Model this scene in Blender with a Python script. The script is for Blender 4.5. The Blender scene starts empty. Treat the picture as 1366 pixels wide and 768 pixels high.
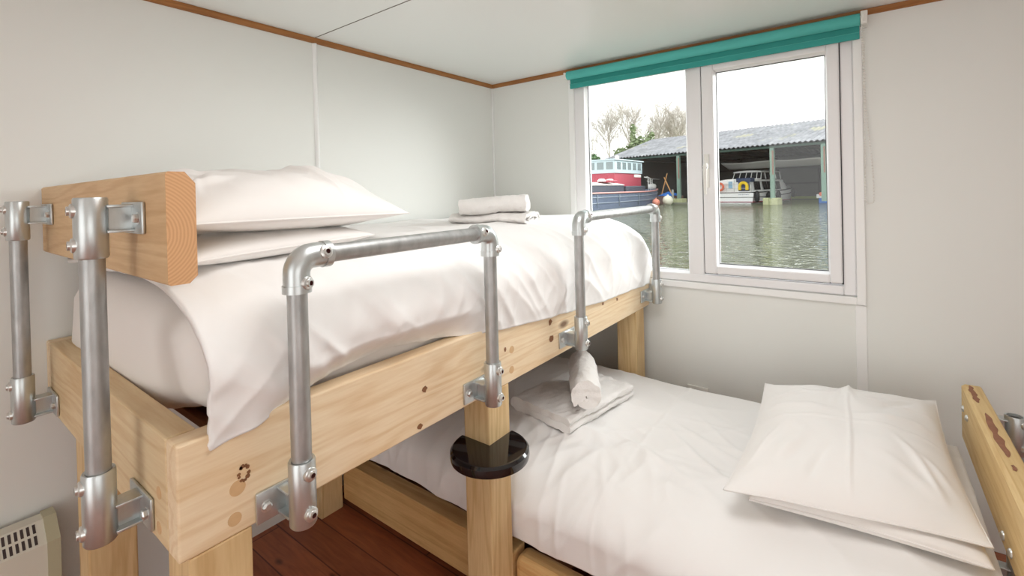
import bpy, bmesh, math, random
from mathutils import Vector, Matrix, noise
PI = math.pi
scene = bpy.context.scene
COL = scene.collection
random.seed(4)

# ------------------------------------------------------------------ helpers
def V(*a): return Vector(a)

def prop(o, label=None, cat=None, group=None, kind=None):
    if label: o['label'] = label
    if cat: o['category'] = cat
    if group: o['group'] = group
    if kind: o['kind'] = kind
    return o

def worldpos(o):
    p = Vector((0, 0, 0))
    while o is not None:
        p = p + o.location
        o = o.parent
    return p

def link(name, bm, mats, parent=None, base=None, smooth=False, angle=None):
    """bm is in world coordinates (or parent-local when base == 'local')."""
    me = bpy.data.meshes.new(name)
    if parent is not None and base != 'local':
        off = worldpos(parent)
        bmesh.ops.translate(bm, verts=bm.verts, vec=-off)
    elif parent is None and base is not None and base != 'local':
        bmesh.ops.translate(bm, verts=bm.verts, vec=-Vector(base))
    bmesh.ops.recalc_face_normals(bm, faces=bm.faces) if not getattr(bm, 'keep', False) else None
    bm.to_mesh(me); bm.free()
    if not isinstance(mats, (list, tuple)): mats = [mats]
    for m in mats: me.materials.append(m)
    if smooth:
        for p in me.polygons: p.use_smooth = True
        if angle is not None:
            me.set_sharp_from_angle(angle=math.radians(angle))
    o = bpy.data.objects.new(name, me)
    COL.objects.link(o)
    if parent is not None: o.parent = parent
    elif base is not None and base != 'local': o.location = base
    return o

def thing(name, loc, label, cat, group=None):
    o = bpy.data.objects.new(name, None); COL.objects.link(o)
    o.location = loc; o.empty_display_size = .1
    return prop(o, label, cat, group)

def structure(name, bm, m, smooth=False, label=None, parent=None):
    o = link(name, bm, m, parent, smooth=smooth, angle=30 if smooth else None)
    if parent is None: prop(o, kind='structure')
    if label: o['label'] = label
    return o

def nb(): return bmesh.new()

def merge(bm, src, mi=0, M=None):
    if M is not None: bmesh.ops.transform(src, matrix=M, verts=src.verts)
    vm = {v: bm.verts.new(v.co) for v in src.verts}
    for f in src.faces:
        try:
            nf = bm.faces.new([vm[v] for v in f.verts]); nf.material_index = mi; nf.smooth = f.smooth
        except ValueError: pass
    src.free()

def box(bm, x0, x1, y0, y1, z0, z1, bev=0.0, mi=0, seg=2, M=None):
    t = bmesh.new()
    bmesh.ops.create_cube(t, size=1)
    for v in t.verts:
        v.co = Vector(((x0+x1)/2 + v.co.x*(x1-x0), (y0+y1)/2 + v.co.y*(y1-y0), (z0+z1)/2 + v.co.z*(z1-z0)))
    if bev > 0:
        bmesh.ops.bevel(t, geom=list(t.edges), offset=bev, segments=seg, profile=.5, affect='EDGES')
    merge(bm, t, mi, M)
    return bm

def frame_axes(d):
    d = d.normalized()
    a = Vector((0, 0, 1)) if abs(d.z) < .9 else Vector((1, 0, 0))
    x = a.cross(d).normalized(); y = d.cross(x)
    return x, y, d

def tube(bm, p0, p1, r0, r1=None, n=20, cap=True, mi=0):
    p0 = Vector(p0); p1 = Vector(p1); r1 = r0 if r1 is None else r1
    x, y, d = frame_axes(p1-p0)
    A = []; B = []
    for i in range(n):
        a = 2*PI*i/n; q = x*math.cos(a)+y*math.sin(a)
        A.append(bm.verts.new(p0+q*r0)); B.append(bm.verts.new(p1+q*r1))
    for i in range(n):
        f = bm.faces.new((A[i], A[(i+1) % n], B[(i+1) % n], B[i])); f.material_index = mi; f.smooth = True
    if cap:
        bm.faces.new(A[::-1]).material_index = mi; bm.faces.new(B).material_index = mi
    return bm

def lathe(bm, o, axis, prof, n=24, mi=0, close=False):
    """prof: list of (r, h) along axis from o."""
    o = Vector(o); x, y, d = frame_axes(Vector(axis))
    rings = []
    for r, h in prof:
        if r < 1e-6: rings.append([bm.verts.new(o+d*h)]); continue
        rings.append([bm.verts.new(o+d*h+(x*math.cos(2*PI*i/n)+y*math.sin(2*PI*i/n))*r) for i in range(n)])
    for a, b in zip(rings[:-1], rings[1:]):
        for i in range(n):
            j = (i+1) % n
            if len(a) == 1 and len(b) == 1: continue
            if len(a) == 1: f = bm.faces.new((a[0], b[j], b[i]))
            elif len(b) == 1: f = bm.faces.new((a[i], a[j], b[0]))
            else: f = bm.faces.new((a[i], a[j], b[j], b[i]))
            f.material_index = mi; f.smooth = True
    return bm

def sweep(bm, pts, r, n=16, mi=0, cap=True):
    pts = [Vector(p) for p in pts]; rings = []
    rad = r if isinstance(r, (list, tuple)) else [r]*len(pts)
    px = None
    for i, p in enumerate(pts):
        d = (pts[min(i+1, len(pts)-1)]-pts[max(i-1, 0)]).normalized()
        if px is None: px, py, _ = frame_axes(d)
        px = (px-d*px.dot(d)).normalized(); py = d.cross(px)
        rings.append([bm.verts.new(p+(px*math.cos(2*PI*k/n)+py*math.sin(2*PI*k/n))*rad[i]) for k in range(n)])
    for a, b in zip(rings[:-1], rings[1:]):
        for k in range(n):
            f = bm.faces.new((a[k], a[(k+1) % n], b[(k+1) % n], b[k])); f.material_index = mi; f.smooth = True
    if cap:
        bm.faces.new(rings[0][::-1]).material_index = mi; bm.faces.new(rings[-1]).material_index = mi
    return bm

def grid(bm, nu, nv, fn, mi=0, flip=False):
    g = [[bm.verts.new(fn(i/(nu-1), j/(nv-1))) for j in range(nv)] for i in range(nu)]
    for i in range(nu-1):
        for j in range(nv-1):
            q = (g[i][j], g[i+1][j], g[i+1][j+1], g[i][j+1])
            f = bm.faces.new(q[::-1] if flip else q); f.material_index = mi; f.smooth = True
    return g

def prism(bm, poly, axis, a0, a1, mi=0):
    """extrude polygon (2D) along axis 'X','Y','Z'."""
    def mk(p, a):
        if axis == 'X': return Vector((a, p[0], p[1]))
        if axis == 'Y': return Vector((p[0], a, p[1]))
        return Vector((p[0], p[1], a))
    A = [bm.verts.new(mk(p, a0)) for p in poly]; B = [bm.verts.new(mk(p, a1)) for p in poly]
    n = len(poly)
    for i in range(n):
        bm.faces.new((A[i], A[(i+1) % n], B[(i+1) % n], B[i])).material_index = mi
    bm.faces.new(A[::-1]).material_index = mi; bm.faces.new(B).material_index = mi
    return bm

def sm(a, b, x):
    t = max(0., min(1., (x-a)/(b-a))); return t*t*(3-2*t)

def nz(x, y, z=0.): return noise.noise(Vector((x, y, z)))
def ridge(x, y, z=0.):
    v = 1-abs(noise.noise(Vector((x, y, z))))*2.2
    return max(0., v)**2
def lerp_list(pts, x):
    if x <= pts[0][0]: return pts[0][1]
    for (a, va), (b, vb) in zip(pts[:-1], pts[1:]):
        if x <= b:
            t = (x-a)/(b-a); t = t*t*(3-2*t)*.5+t*.5
            return va+(vb-va)*t
    return pts[-1][1]

# ---------------------------------------------------------------- materials
def srgb(r, g, b):
    f = lambda c: (c/255/12.92) if c/255 <= .04045 else ((c/255+.055)/1.055)**2.4
    return (f(r), f(g), f(b), 1)

def mat(name, col, rough=.6, metal=0., spec=.5, coat=0., bump=None, vary=None):
    m = bpy.data.materials.new(name); m.use_nodes = True
    nt = m.node_tree; b = nt.nodes['Principled BSDF']
    b.inputs['Base Color'].default_value = col
    b.inputs['Roughness'].default_value = rough
    b.inputs['Metallic'].default_value = metal
    b.inputs['Specular IOR Level'].default_value = spec
    b.inputs['Coat Weight'].default_value = coat
    tc = nt.nodes.new('ShaderNodeTexCoord')
    if vary:
        sc, amt = vary
        n = nt.nodes.new('ShaderNodeTexNoise'); n.inputs['Scale'].default_value = sc; n.inputs['Detail'].default_value = 5
        nt.links.new(tc.outputs['Object'], n.inputs['Vector'])
        mx = nt.nodes.new('ShaderNodeMix'); mx.data_type = 'RGBA'
        mx.inputs['A'].default_value = tuple(c*(1-amt) for c in col[:3])+(1,)
        mx.inputs['B'].default_value = tuple(min(1, c*(1+amt)) for c in col[:3])+(1,)
        nt.links.new(n.outputs['Fac'], mx.inputs['Factor'])
        nt.links.new(mx.outputs['Result'], b.inputs['Base Color'])
    if bump:
        sc, st, dist = bump
        n = nt.nodes.new('ShaderNodeTexNoise'); n.inputs['Scale'].default_value = sc; n.inputs['Detail'].default_value = 3
        nt.links.new(tc.outputs['Object'], n.inputs['Vector'])
        bp = nt.nodes.new('ShaderNodeBump'); bp.inputs['Strength'].default_value = st; bp.inputs['Distance'].default_value = dist
        nt.links.new(n.outputs['Fac'], bp.inputs['Height']); nt.links.new(bp.outputs['Normal'], b.inputs['Normal'])
    return m

def wood(name, axis, light, dark, seed=0., rough=.55, scale=1.0, knots=True, knotcol=(.12, .045, .02, 1)):
    """pine: stretched grain along axis, cathedral rings, knots."""
    m = bpy.data.materials.new(name); m.use_nodes = True
    nt = m.node_tree; N = nt.nodes; Lk = nt.links; b = N['Principled BSDF']
    tc = N.new('ShaderNodeTexCoord')
    mp = N.new('ShaderNodeMapping'); mp.inputs['Location'].default_value = (seed, seed*1.7, seed*.6)
    st = [14*scale]*3; st['XYZ'.index(axis)] = 1.1*scale
    mp.inputs['Scale'].default_value = st
    Lk.new(tc.outputs['Object'], mp.inputs['Vector'])
    n1 = N.new('ShaderNodeTexNoise'); n1.inputs['Scale'].default_value = .55; n1.inputs['Detail'].default_value = 3; n1.inputs['Distortion'].default_value = .5
    Lk.new(mp.outputs['Vector'], n1.inputs['Vector'])
    # rings = sine of noise height
    mu = N.new('ShaderNodeMath'); mu.operation = 'MULTIPLY'; mu.inputs[1].default_value = 60
    sn = N.new('ShaderNodeMath'); sn.operation = 'SINE'
    Lk.new(n1.outputs['Fac'], mu.inputs[0]); Lk.new(mu.outputs[0], sn.inputs[0])
    mr = N.new('ShaderNodeMapRange'); mr.inputs['From Min'].default_value = -.2; mr.inputs['From Max'].default_value = 1
    Lk.new(sn.outputs[0], mr.inputs['Value'])
    n2 = N.new('ShaderNodeTexNoise'); n2.inputs['Scale'].default_value = 13; n2.inputs['Detail'].default_value = 5
    Lk.new(mp.outputs['Vector'], n2.inputs['Vector'])
    n3 = N.new('ShaderNodeTexNoise'); n3.inputs['Scale'].default_value = 4; n3.inputs['Detail'].default_value = 2
    Lk.new(tc.outputs['Object'], n3.inputs['Vector'])
    a = N.new('ShaderNodeMath'); a.operation = 'MULTIPLY_ADD'; a.inputs[1].default_value = .26
    Lk.new(mr.outputs['Result'], a.inputs[0])
    a2 = N.new('ShaderNodeMath'); a2.operation = 'MULTIPLY'; a2.inputs[1].default_value = .55
    Lk.new(n2.outputs['Fac'], a2.inputs[0]); Lk.new(a2.outputs[0], a.inputs[2])
    a3 = N.new('ShaderNodeMath'); a3.operation = 'MULTIPLY_ADD'; a3.inputs[1].default_value = .5
    Lk.new(n3.outputs['Fac'], a3.inputs[0]); Lk.new(a.outputs[0], a3.inputs[2])
    mx = N.new('ShaderNodeMix'); mx.data_type = 'RGBA'
    mx.inputs['A'].default_value = light; mx.inputs['B'].default_value = dark
    mr2 = N.new('ShaderNodeMapRange'); mr2.inputs['From Min'].default_value = .25; mr2.inputs['From Max'].default_value = 1.15
    Lk.new(a3.outputs[0], mr2.inputs['Value']); Lk.new(mr2.outputs['Result'], mx.inputs['Factor'])
    out = mx.outputs['Result']
    if knots:
        mk = N.new('ShaderNodeMapping'); s2 = [6.5*scale]*3; s2['XYZ'.index(axis)] = 2.6*scale
        mk.inputs['Scale'].default_value = s2; mk.inputs['Location'].default_value = (seed*2.3+.37, seed+.2, seed*3.1)
        Lk.new(tc.outputs['Object'], mk.inputs['Vector'])
        vo = N.new('ShaderNodeTexVoronoi'); vo.inputs['Scale'].default_value = 1.0
        Lk.new(mk.outputs['Vector'], vo.inputs['Vector'])
        kr = N.new('ShaderNodeMapRange'); kr.inputs['From Min'].default_value = .055; kr.inputs['From Max'].default_value = .12
        kr.inputs['To Min'].default_value = .85; kr.inputs['To Max'].default_value = 0
        Lk.new(vo.outputs['Distance'], kr.inputs['Value'])
        mk2 = N.new('ShaderNodeMix'); mk2.data_type = 'RGBA'; mk2.inputs['B'].default_value = knotcol
        Lk.new(kr.outputs['Result'], mk2.inputs['Factor']); Lk.new(out, mk2.inputs['A'])
        out = mk2.outputs['Result']
    Lk.new(out, b.inputs['Base Color'])
    b.inputs['Roughness'].default_value = rough; b.inputs['Specular IOR Level'].default_value = .35
    bp = N.new('ShaderNodeBump'); bp.inputs['Strength'].default_value = .12; bp.inputs['Distance'].default_value = .002
    Lk.new(n2.outputs['Fac'], bp.inputs['Height']); Lk.new(bp.outputs['Normal'], b.inputs['Normal'])
    return m

PL = srgb(248, 229, 198); PD = srgb(218, 182, 134)
YL = srgb(230, 202, 154); YD = srgb(186, 146, 94)
M_beam = wood('pine_beam_long', 'Y', PL, PD, .3)
M_board = wood('pine_board_cross', 'X', srgb(234, 214, 176), srgb(202, 166, 116), 1.9)
M_head = wood('pine_headboard', 'X', srgb(226, 196, 154), srgb(190, 148, 102), 3.3)
M_post = wood('pine_post', 'Z', YL, YD, 5.1)
M_rail = wood('pine_rail', 'X', srgb(224, 186, 130), srgb(176, 128, 72), 7.7)
M_lowhead = wood('pine_lower_headboard', 'Y', srgb(232, 204, 150), srgb(200, 160, 100), 2.2)
M_slat = wood('rough_slat', 'X', srgb(150, 100, 66), srgb(92, 54, 34), 4.4, knots=False)
M_plug = mat('wood_plug', srgb(214, 176, 130), .6, vary=(60, .1))
M_bark = mat('bark_wane', srgb(152, 104, 78), .8, vary=(40, .35))
M_rings = None

def galv(name, col, rough, amt):
    m = bpy.data.materials.new(name); m.use_nodes = True
    nt = m.node_tree; N = nt.nodes; Lk = nt.links; b = N['Principled BSDF']
    tc = N.new('ShaderNodeTexCoord'); mp = N.new('ShaderNodeMapping'); mp.inputs['Scale'].default_value = (1, 1, .35)
    Lk.new(tc.outputs['Object'], mp.inputs['Vector'])
    n = N.new('ShaderNodeTexNoise'); n.inputs['Scale'].default_value = 55; n.inputs['Detail'].default_value = 4
    Lk.new(mp.outputs['Vector'], n.inputs['Vector'])
    mx = N.new('ShaderNodeMix'); mx.data_type = 'RGBA'
    mx.inputs['A'].default_value = tuple(c*(1-amt) for c in col[:3])+(1,); mx.inputs['B'].default_value = tuple(min(1, c*(1+amt)) for c in col[:3])+(1,)
    Lk.new(n.outputs['Fac'], mx.inputs['Factor']); Lk.new(mx.outputs['Result'], b.inputs['Base Color'])
    b.inputs['Metallic'].default_value = .85; b.inputs['Roughness'].default_value = rough
    bp = N.new('ShaderNodeBump'); bp.inputs['Strength'].default_value = .15; bp.inputs['Distance'].default_value = .001
    Lk.new(n.outputs['Fac'], bp.inputs['Height']); Lk.new(bp.outputs['Normal'], b.inputs['Normal'])
    return m
M_pipe = galv('galvanised_pipe', (.43, .435, .43, 1), .45, .38)
M_fit = galv('galvanised_fitting', (.58, .61, .61, 1), .34, .22)
M_zinc = galv('zinc_bolt', (.72, .72, .70, 1), .3, .1)
M_rust = mat('socket_rust', srgb(88, 44, 38), .7)

M_wall = mat('white_wall_panel', srgb(236, 237, 233), .45, spec=.4)
M_ceil = mat('ceiling_panel', srgb(243, 246, 244), .25, spec=.5)
M_trimwhite = mat('white_trim', srgb(247, 247, 246), .4)
M_seam = mat('ceiling_seam', srgb(120, 116, 108), .8)
M_moulding = wood('stained_moulding', 'Y', srgb(176, 120, 68), srgb(132, 84, 44), 1.2, knots=False)
M_moulding2 = wood('stained_moulding_cross', 'X', srgb(176, 120, 68), srgb(132, 84, 44), 2.2, knots=False)
M_upvc = mat('white_upvc', srgb(240, 239, 240), .3)
M_gasket = mat('black_gasket', srgb(40, 40, 44), .7)
M_black = mat('gloss_black', (.006, .006, .007, 1), .07, spec=.6, coat=.3)
M_blind = mat('turquoise_blind', srgb(86, 186, 178), .7, bump=(900, .1, .001))
M_blindbar = mat('turquoise_blind_drop', srgb(52, 158, 150), .65, bump=(900, .1, .001))
M_plastic = mat('white_plastic', srgb(236, 234, 228), .4)
M_cream = mat('cream_plastic', srgb(226, 222, 208), .5)
M_beige = mat('beige_cap', srgb(196, 190, 160), .5)
M_slot = mat('dark_slot', srgb(70, 58, 56), .8)

def cloth(name, col, wsc=700, st=.08):
    m = mat(name, col, .85, spec=.2, bump=(wsc, st, .0006))
    b = m.node_tree.nodes['Principled BSDF']
    b.inputs['Sheen Weight'].default_value = .15
    return m
M_duvet = cloth('white_cotton_duvet', srgb(244, 242, 240))
M_pillow = cloth('white_cotton_pillow', srgb(243, 240, 237))
M_sheet = cloth('white_cotton_sheet', srgb(238, 234, 230))
M_towel = cloth('white_terry', srgb(242, 239, 236), 320, .7)
M_towel.node_tree.nodes['Bump'].inputs['Distance'].default_value = .003

def floor_mat():
    m = bpy.data.materials.new('laminate_floor'); m.use_nodes = True
    nt = m.node_tree; N = nt.nodes; Lk = nt.links; b = N['Principled BSDF']
    tc = N.new('ShaderNodeTexCoord')
    br = N.new('ShaderNodeTexBrick'); br.inputs['Scale'].default_value = 1
    br.inputs['Brick Width'].default_value = 1.2; br.inputs['Row Height'].default_value = .12; br.inputs['Mortar Size'].default_value = .0025
    br.inputs['Color1'].default_value = srgb(176, 104, 70); br.inputs['Color2'].default_value = srgb(156, 90, 60); br.inputs['Mortar'].default_value = srgb(104, 54, 38)
    mpb = N.new('ShaderNodeMapping'); mpb.inputs['Rotation'].default_value = (0, 0, 0)
    Lk.new(tc.outputs['Object'], mpb.inputs['Vector']); Lk.new(mpb.outputs['Vector'], br.inputs['Vector'])
    mp = N.new('ShaderNodeMapping'); mp.inputs['Scale'].default_value = (2, 16, 1)
    Lk.new(tc.outputs['Object'], mp.inputs['Vector'])
    n = N.new('ShaderNodeTexNoise'); n.inputs['Scale'].default_value = 3; n.inputs['Detail'].default_value = 6; n.inputs['Distortion'].default_value = 1
    Lk.new(mp.outputs['Vector'], n.inputs['Vector'])
    mx = N.new('ShaderNodeMix'); mx.data_type = 'RGBA'; mx.blend_type = 'MULTIPLY'; mx.inputs['Factor'].default_value = .55
    cr = N.new('ShaderNodeValToRGB'); cr.color_ramp.elements[0].position = .3; cr.color_ramp.elements[0].color = (.45, .35, .3, 1); cr.color_ramp.elements[1].position = .7; cr.color_ramp.elements[1].color = (1.2, 1.15, 1.1, 1)
    Lk.new(n.outputs['Fac'], cr.inputs['Fac'])
    Lk.new(br.outputs['Color'], mx.inputs['A']); Lk.new(cr.outputs['Color'], mx.inputs['B'])
    mk = N.new('ShaderNodeMapping'); mk.inputs['Scale'].default_value = (6, 11, 1)
    Lk.new(tc.outputs['Object'], mk.inputs['Vector'])
    vo = N.new('ShaderNodeTexVoronoi'); Lk.new(mk.outputs['Vector'], vo.inputs['Vector']); vo.inputs['Scale'].default_value = 1
    kr = N.new('ShaderNodeMapRange'); kr.inputs['From Min'].default_value = .05; kr.inputs['From Max'].default_value = .17; kr.inputs['To Min'].default_value = .85; kr.inputs['To Max'].default_value = 0
    Lk.new(vo.outputs['Distance'], kr.inputs['Value'])
    m2 = N.new('ShaderNodeMix'); m2.data_type = 'RGBA'; m2.inputs['B'].default_value = srgb(48, 24, 18)
    Lk.new(kr.outputs['Result'], m2.inputs['Factor']); Lk.new(mx.outputs['Result'], m2.inputs['A'])
    Lk.new(m2.outputs['Result'], b.inputs['Base Color'])
    b.inputs['Roughness'].default_value = .4
    return m
M_floor = floor_mat()

def glass_mat():
    m = bpy.data.materials.new('window_glass'); m.use_nodes = True
    nt = m.node_tree; N = nt.nodes; N.clear()
    o = N.new('ShaderNodeOutputMaterial'); mx = N.new('ShaderNodeMixShader'); t = N.new('ShaderNodeBsdfTransparent'); g = N.new('ShaderNodeBsdfGlossy')
    t.inputs['Color'].default_value = (.97, .985, .98, 1); g.inputs['Roughness'].default_value = .01
    mx.inputs['Fac'].default_value = .03
    nt.links.new(t.outputs[0], mx.inputs[1]); nt.links.new(g.outputs[0], mx.inputs[2]); nt.links.new(mx.outputs[0], o.inputs['Surface'])
    return m
M_glass = glass_mat()

# ------------------------------------------------------------------- room
F0 = 0.0; CZ = 2.017
HM = 2.007
XR = 3.3; YB = -4.6
bm = nb(); box(bm, -.09, XR+.05, YB, .07, -.06, 0); structure('floor', bm, M_floor)
bm = nb(); box(bm, -.05, XR+.05, YB, .07, CZ, CZ+.05); o = structure('ceiling', bm, M_ceil)
bm = nb(); prism(bm, [(-.09, 0), (-.025, 0), (0, .95), (0, CZ), (-.09, CZ)], 'Y', YB, .07); structure('wall_left', bm, M_wall)
bm = nb(); box(bm, XR, XR+.05, YB, -3.7, 0, CZ); box(bm, XR, XR+.05, -2.1, .07, 0, CZ); box(bm, XR, XR+.05, -3.7, -2.1, 0, .6); box(bm, XR, XR+.05, -3.7, -2.1, 1.55, CZ); structure('wall_right', bm, M_wall)  # unseen wall; its opening is added to light the beams and posts
bm = nb()
box(bm, -.05, .9, YB-.08, YB, 0, CZ); box(bm, 2.7, XR+.05, YB-.08, YB, 0, CZ); box(bm, .9, 2.7, YB-.08, YB, 1.95, CZ)
structure('wall_rear', bm, M_wall)  # unseen, added to cut ambient light; opening shaped to let low fill in
# window wall with the opening
WX0, WX1, WZ0, WZ1 = .587, 1.875, .868, 1.975
bm = nb()
box(bm, 0, WX0, 0, .07, 0, CZ); box(bm, WX1, XR, 0, .07, 0, CZ)
box(bm, WX0, WX1, 0, .07, 0, WZ0); box(bm, WX0, WX1, 0, .07, WZ1, CZ)
structure('wall_window', bm, M_wall)
# mouldings
def quarter(axis, a0, a1, sx):
    b = nb(); pts = [(0, 0), (0, -.021)] + [(sx*.017*math.sin(t*PI/2/6), -.021*math.cos(t*PI/2/6)) for t in range(1, 7)]
    pts = [(p[0], CZ-.001+p[1]) for p in pts]
    prism(b, pts, axis, a0, a1)
    return b
structure('trim_1', quarter('Y', YB, -.001, 1), M_moulding, label='thin stained wood moulding along the left wall under the ceiling')
structure('trim_2', quarter('X', .001, XR, -1), M_moulding2, label='thin stained wood moulding over the window')
# corner bead, left-wall batten, right seam batten, ceiling seam
bm = nb(); box(bm, .0, .010, -.010, 0, 0, CZ-.022, .003); structure('trim_3', bm, M_trimwhite, label='white bead in the wall corner')
bm = nb(); prism(bm, [(0, -1.239)]+[(.011*math.sin(PI*t/8), -1.240+.024*t/8) for t in range(1, 8)]+[(0, -1.217)], 'Z', 0, CZ-.022); structure('trim_4', bm, M_trimwhite, label='white half-round batten over the left wall joint')
bm = nb(); box(bm, 1.866, 1.902, -.004, 0, 0, .835, .0015); structure('trim_5', bm, M_trimwhite, label='flat white batten under the window corner')
bm = nb(); box(bm, .017, XR, -1.2355, -1.2325, CZ-.0015, CZ+.004); structure('trim_6', bm, M_seam, label='thin dark joint line across the ceiling')

# ------------------------------------------------------------------- window
win = link('window_1', (lambda b: (box(b, .566, .600, -.016, .0, .838, CZ-.022, .003), box(b, 1.872, 1.902, -.016, .0, .838, CZ-.022, .003),
        box(b, .600, 1.872, -.016, .0, .838, .868, .003)) and b)(nb()), M_trimwhite)
prop(win, 'white plastic double window with flat white surround, harbour seen through it', kind='structure')
def ringframe(b, x0, x1, z0, z1, w, y0, y1, bev=.004):
    wl, wr, wb, wt = w if isinstance(w, tuple) else (w,)*4
    box(b, x0, x0+wl, y0, y1, z0, z1, bev); box(b, x1-wr, x1, y0, y1, z0, z1, bev)
    box(b, x0+wl-.001, x1-wr+.001, y0, y1, z0, z0+wb, bev); box(b, x0+wl-.001, x1-wr+.001, y0, y1, z1-wt, z1, bev)
    return b
def beadring(b, x0, x1, z0, z1, w, ya, yb):
    """sloped glazing bead from outer (ya) to inner (yb)."""
    o_ = [(x0, z0), (x1, z0), (x1, z1), (x0, z1)]; i_ = [(x0+w, z0+w), (x1-w, z0+w), (x1-w, z1-w), (x0+w, z1-w)]
    O = [b.verts.new((p[0], ya, p[1])) for p in o_]; I = [b.verts.new((p[0], yb, p[1])) for p in i_]
    I2 = [b.verts.new((p[0], yb+.02, p[1])) for p in i_]; O2 = [b.verts.new((p[0], yb+.02, p[1])) for p in o_]
    for k in range(4):
        j = (k+1) % 4
        b.faces.new((O[k], O[j], I[j], I[k])); b.faces.new((I[k], I[j], I2[j], I2[k])); b.faces.new((O[j], O[k], O2[k], O2[j])); b.faces.new((I2[k], I2[j], O2[j], O2[k]))
    return b
# outer frame
b = nb(); ringframe(b, .588, 1.873, .869, 1.974, (.07, .045, .04, .05), .0, .065, .006)
box(b, 1.211, 1.283, .001, .064, .905, 1.93, .006)
link('frame', b, M_upvc, win)
b = nb(); beadring(b, .657, 1.214, .908, 1.926, .012, .006, .03); link('glazing_bead', b, M_upvc, win)
b = nb(); ringframe(b, .667, 1.206, .917, 1.918, .003, .028, .034, 0); link('gasket', b, M_gasket, win)
b = nb(); box(b, .668, 1.205, .031, .035, .918, 1.917); link('pane', b, M_glass, win)
# opening sash
sash = link('sash', (lambda b: ringframe(b, 1.287, 1.826, .917, 1.915, (.055, .043, .038, .038), -.012, .05, .006))(nb()), M_upvc, win)
b = nb(); beadring(b, 1.338, 1.787, .952, 1.880, .011, -.006, .02); link('glazing_bead', b, M_upvc, sash)
b = nb(); ringframe(b, 1.347, 1.778, .962, 1.871, .003, .018, .024, 0); link('gasket', b, M_gasket, sash)
b = nb(); box(b, 1.348, 1.777, .021, .025, .963, 1.870); link('pane', b, M_glass, sash)
b = nb(); ringframe(b, 1.284, 1.829, .914, 1.918, .004, .0, .01, 0); link('gasket', b, M_gasket, win)
# handle on the sash stile
b = nb(); box(b, 1.296, 1.318, -.022, -.012, 1.325, 1.485, .004)
lathe(b, (1.307, -.022, 1.425), (0, -1, 0), [(.013, 0), (.013, .012), (.0, .012)])
sweep(b, [(1.307, -.034, 1.435), (1.307, -.046, 1.425), (1.307, -.05, 1.39), (1.307, -.05, 1.32), (1.307, -.047, 1.295)], [.010, .011, .0095, .008, .006], 12)
hd = link('handle', b, M_plastic, sash, smooth=True, angle=40)
b = nb(); lathe(b, (1.307, -.052, 1.418), (0, -1, 0), [(.0095, -.006), (.0095, .001), (0, .001)]); link('lock_button', b, M_slot, hd)

# ------------------------------------------------------------------- roller blind
bl = thing('roller_blind', (1.24, -.04, 1.9), 'rolled-up turquoise roller blind across the top of the window', 'blind')
bX0, bX1 = .583, 1.898
b = nb(); lathe(b, (bX0, -.046, 1.971), (1, 0, 0), [(0, 0), (.0235, 0), (.0235, bX1-bX0), (0, bX1-bX0)], 28); link('fabric_roll', b, M_blind, bl, smooth=True, angle=40)
b = nb()
box(b, bX0+.004, bX1-.002, -.0255, -.024, 1.925, 1.972)
box(b, bX0+.004, bX1-.002, -.032, -.020, 1.9, 1.928, .003)
link('bottom_bar', b, M_blindbar, bl)
b = nb(); box(b, bX0+.004, bX1-.002, -.033, -.0315, 1.924, 1.926); link('stitch_line', b, M_blind, bl)
b = nb(); box(b, 1.900, 1.922, -.074, -.004, 1.945, 1.996, .003); box(b, 1.905, 1.912, -.078, -.072, 1.955, 1.985, .002)
br = link('bracket', b, M_plastic, bl); br['label'] = 'white plastic end bracket'
b = nb(); lathe(b, (bX0-.012, -.046, 1.971), (1, 0, 0), [(0, 0), (.019, .002), (.021, .012)], 24); box(b, .563, .573, -.06, -.004, 1.955, 1.99, .002)
br = link('bracket', b, M_plastic, bl, smooth=True, angle=40); br['label'] = 'white plastic end bracket'
b = nb()
def chainpts():
    P = []; z = 1.95
    a = (1.906, -.052); c = (1.921, -.046)
    ztop, zbot = 1.95, 1.262
    n = 62
    for i in range(n):
        z = ztop+(zbot-ztop)*i/(n-1); t = i/(n-1)
        P.append((1.903+.004*math.sin(t*3), -.052, z)); 
    for i in range(n):
        z = ztop+(zbot-ztop)*i/(n-1); t = i/(n-1)
        P.append((1.909+.022*sm(.35, .95, t), -.044, z))
    for i in range(1, 6):
        a = PI*i/6; P.append((1.9185-.0125*math.cos(a), -.048, zbot-.014*math.sin(a)))
    return P
for p in chainpts():
    t = bmesh.new(); bmesh.ops.create_icosphere(t, subdivisions=1, radius=.0037)
    for f in t.faces: f.smooth = True
    merge(b, t, 0, Matrix.Translation(p))
CH = chainpts()
sweep(b, CH[:62], .0009, 5); sweep(b, CH[62:124], .0009, 5)
o = link('bead_chain', b, M_plastic, bl); o['label'] = 'white beaded pull chain'

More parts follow.
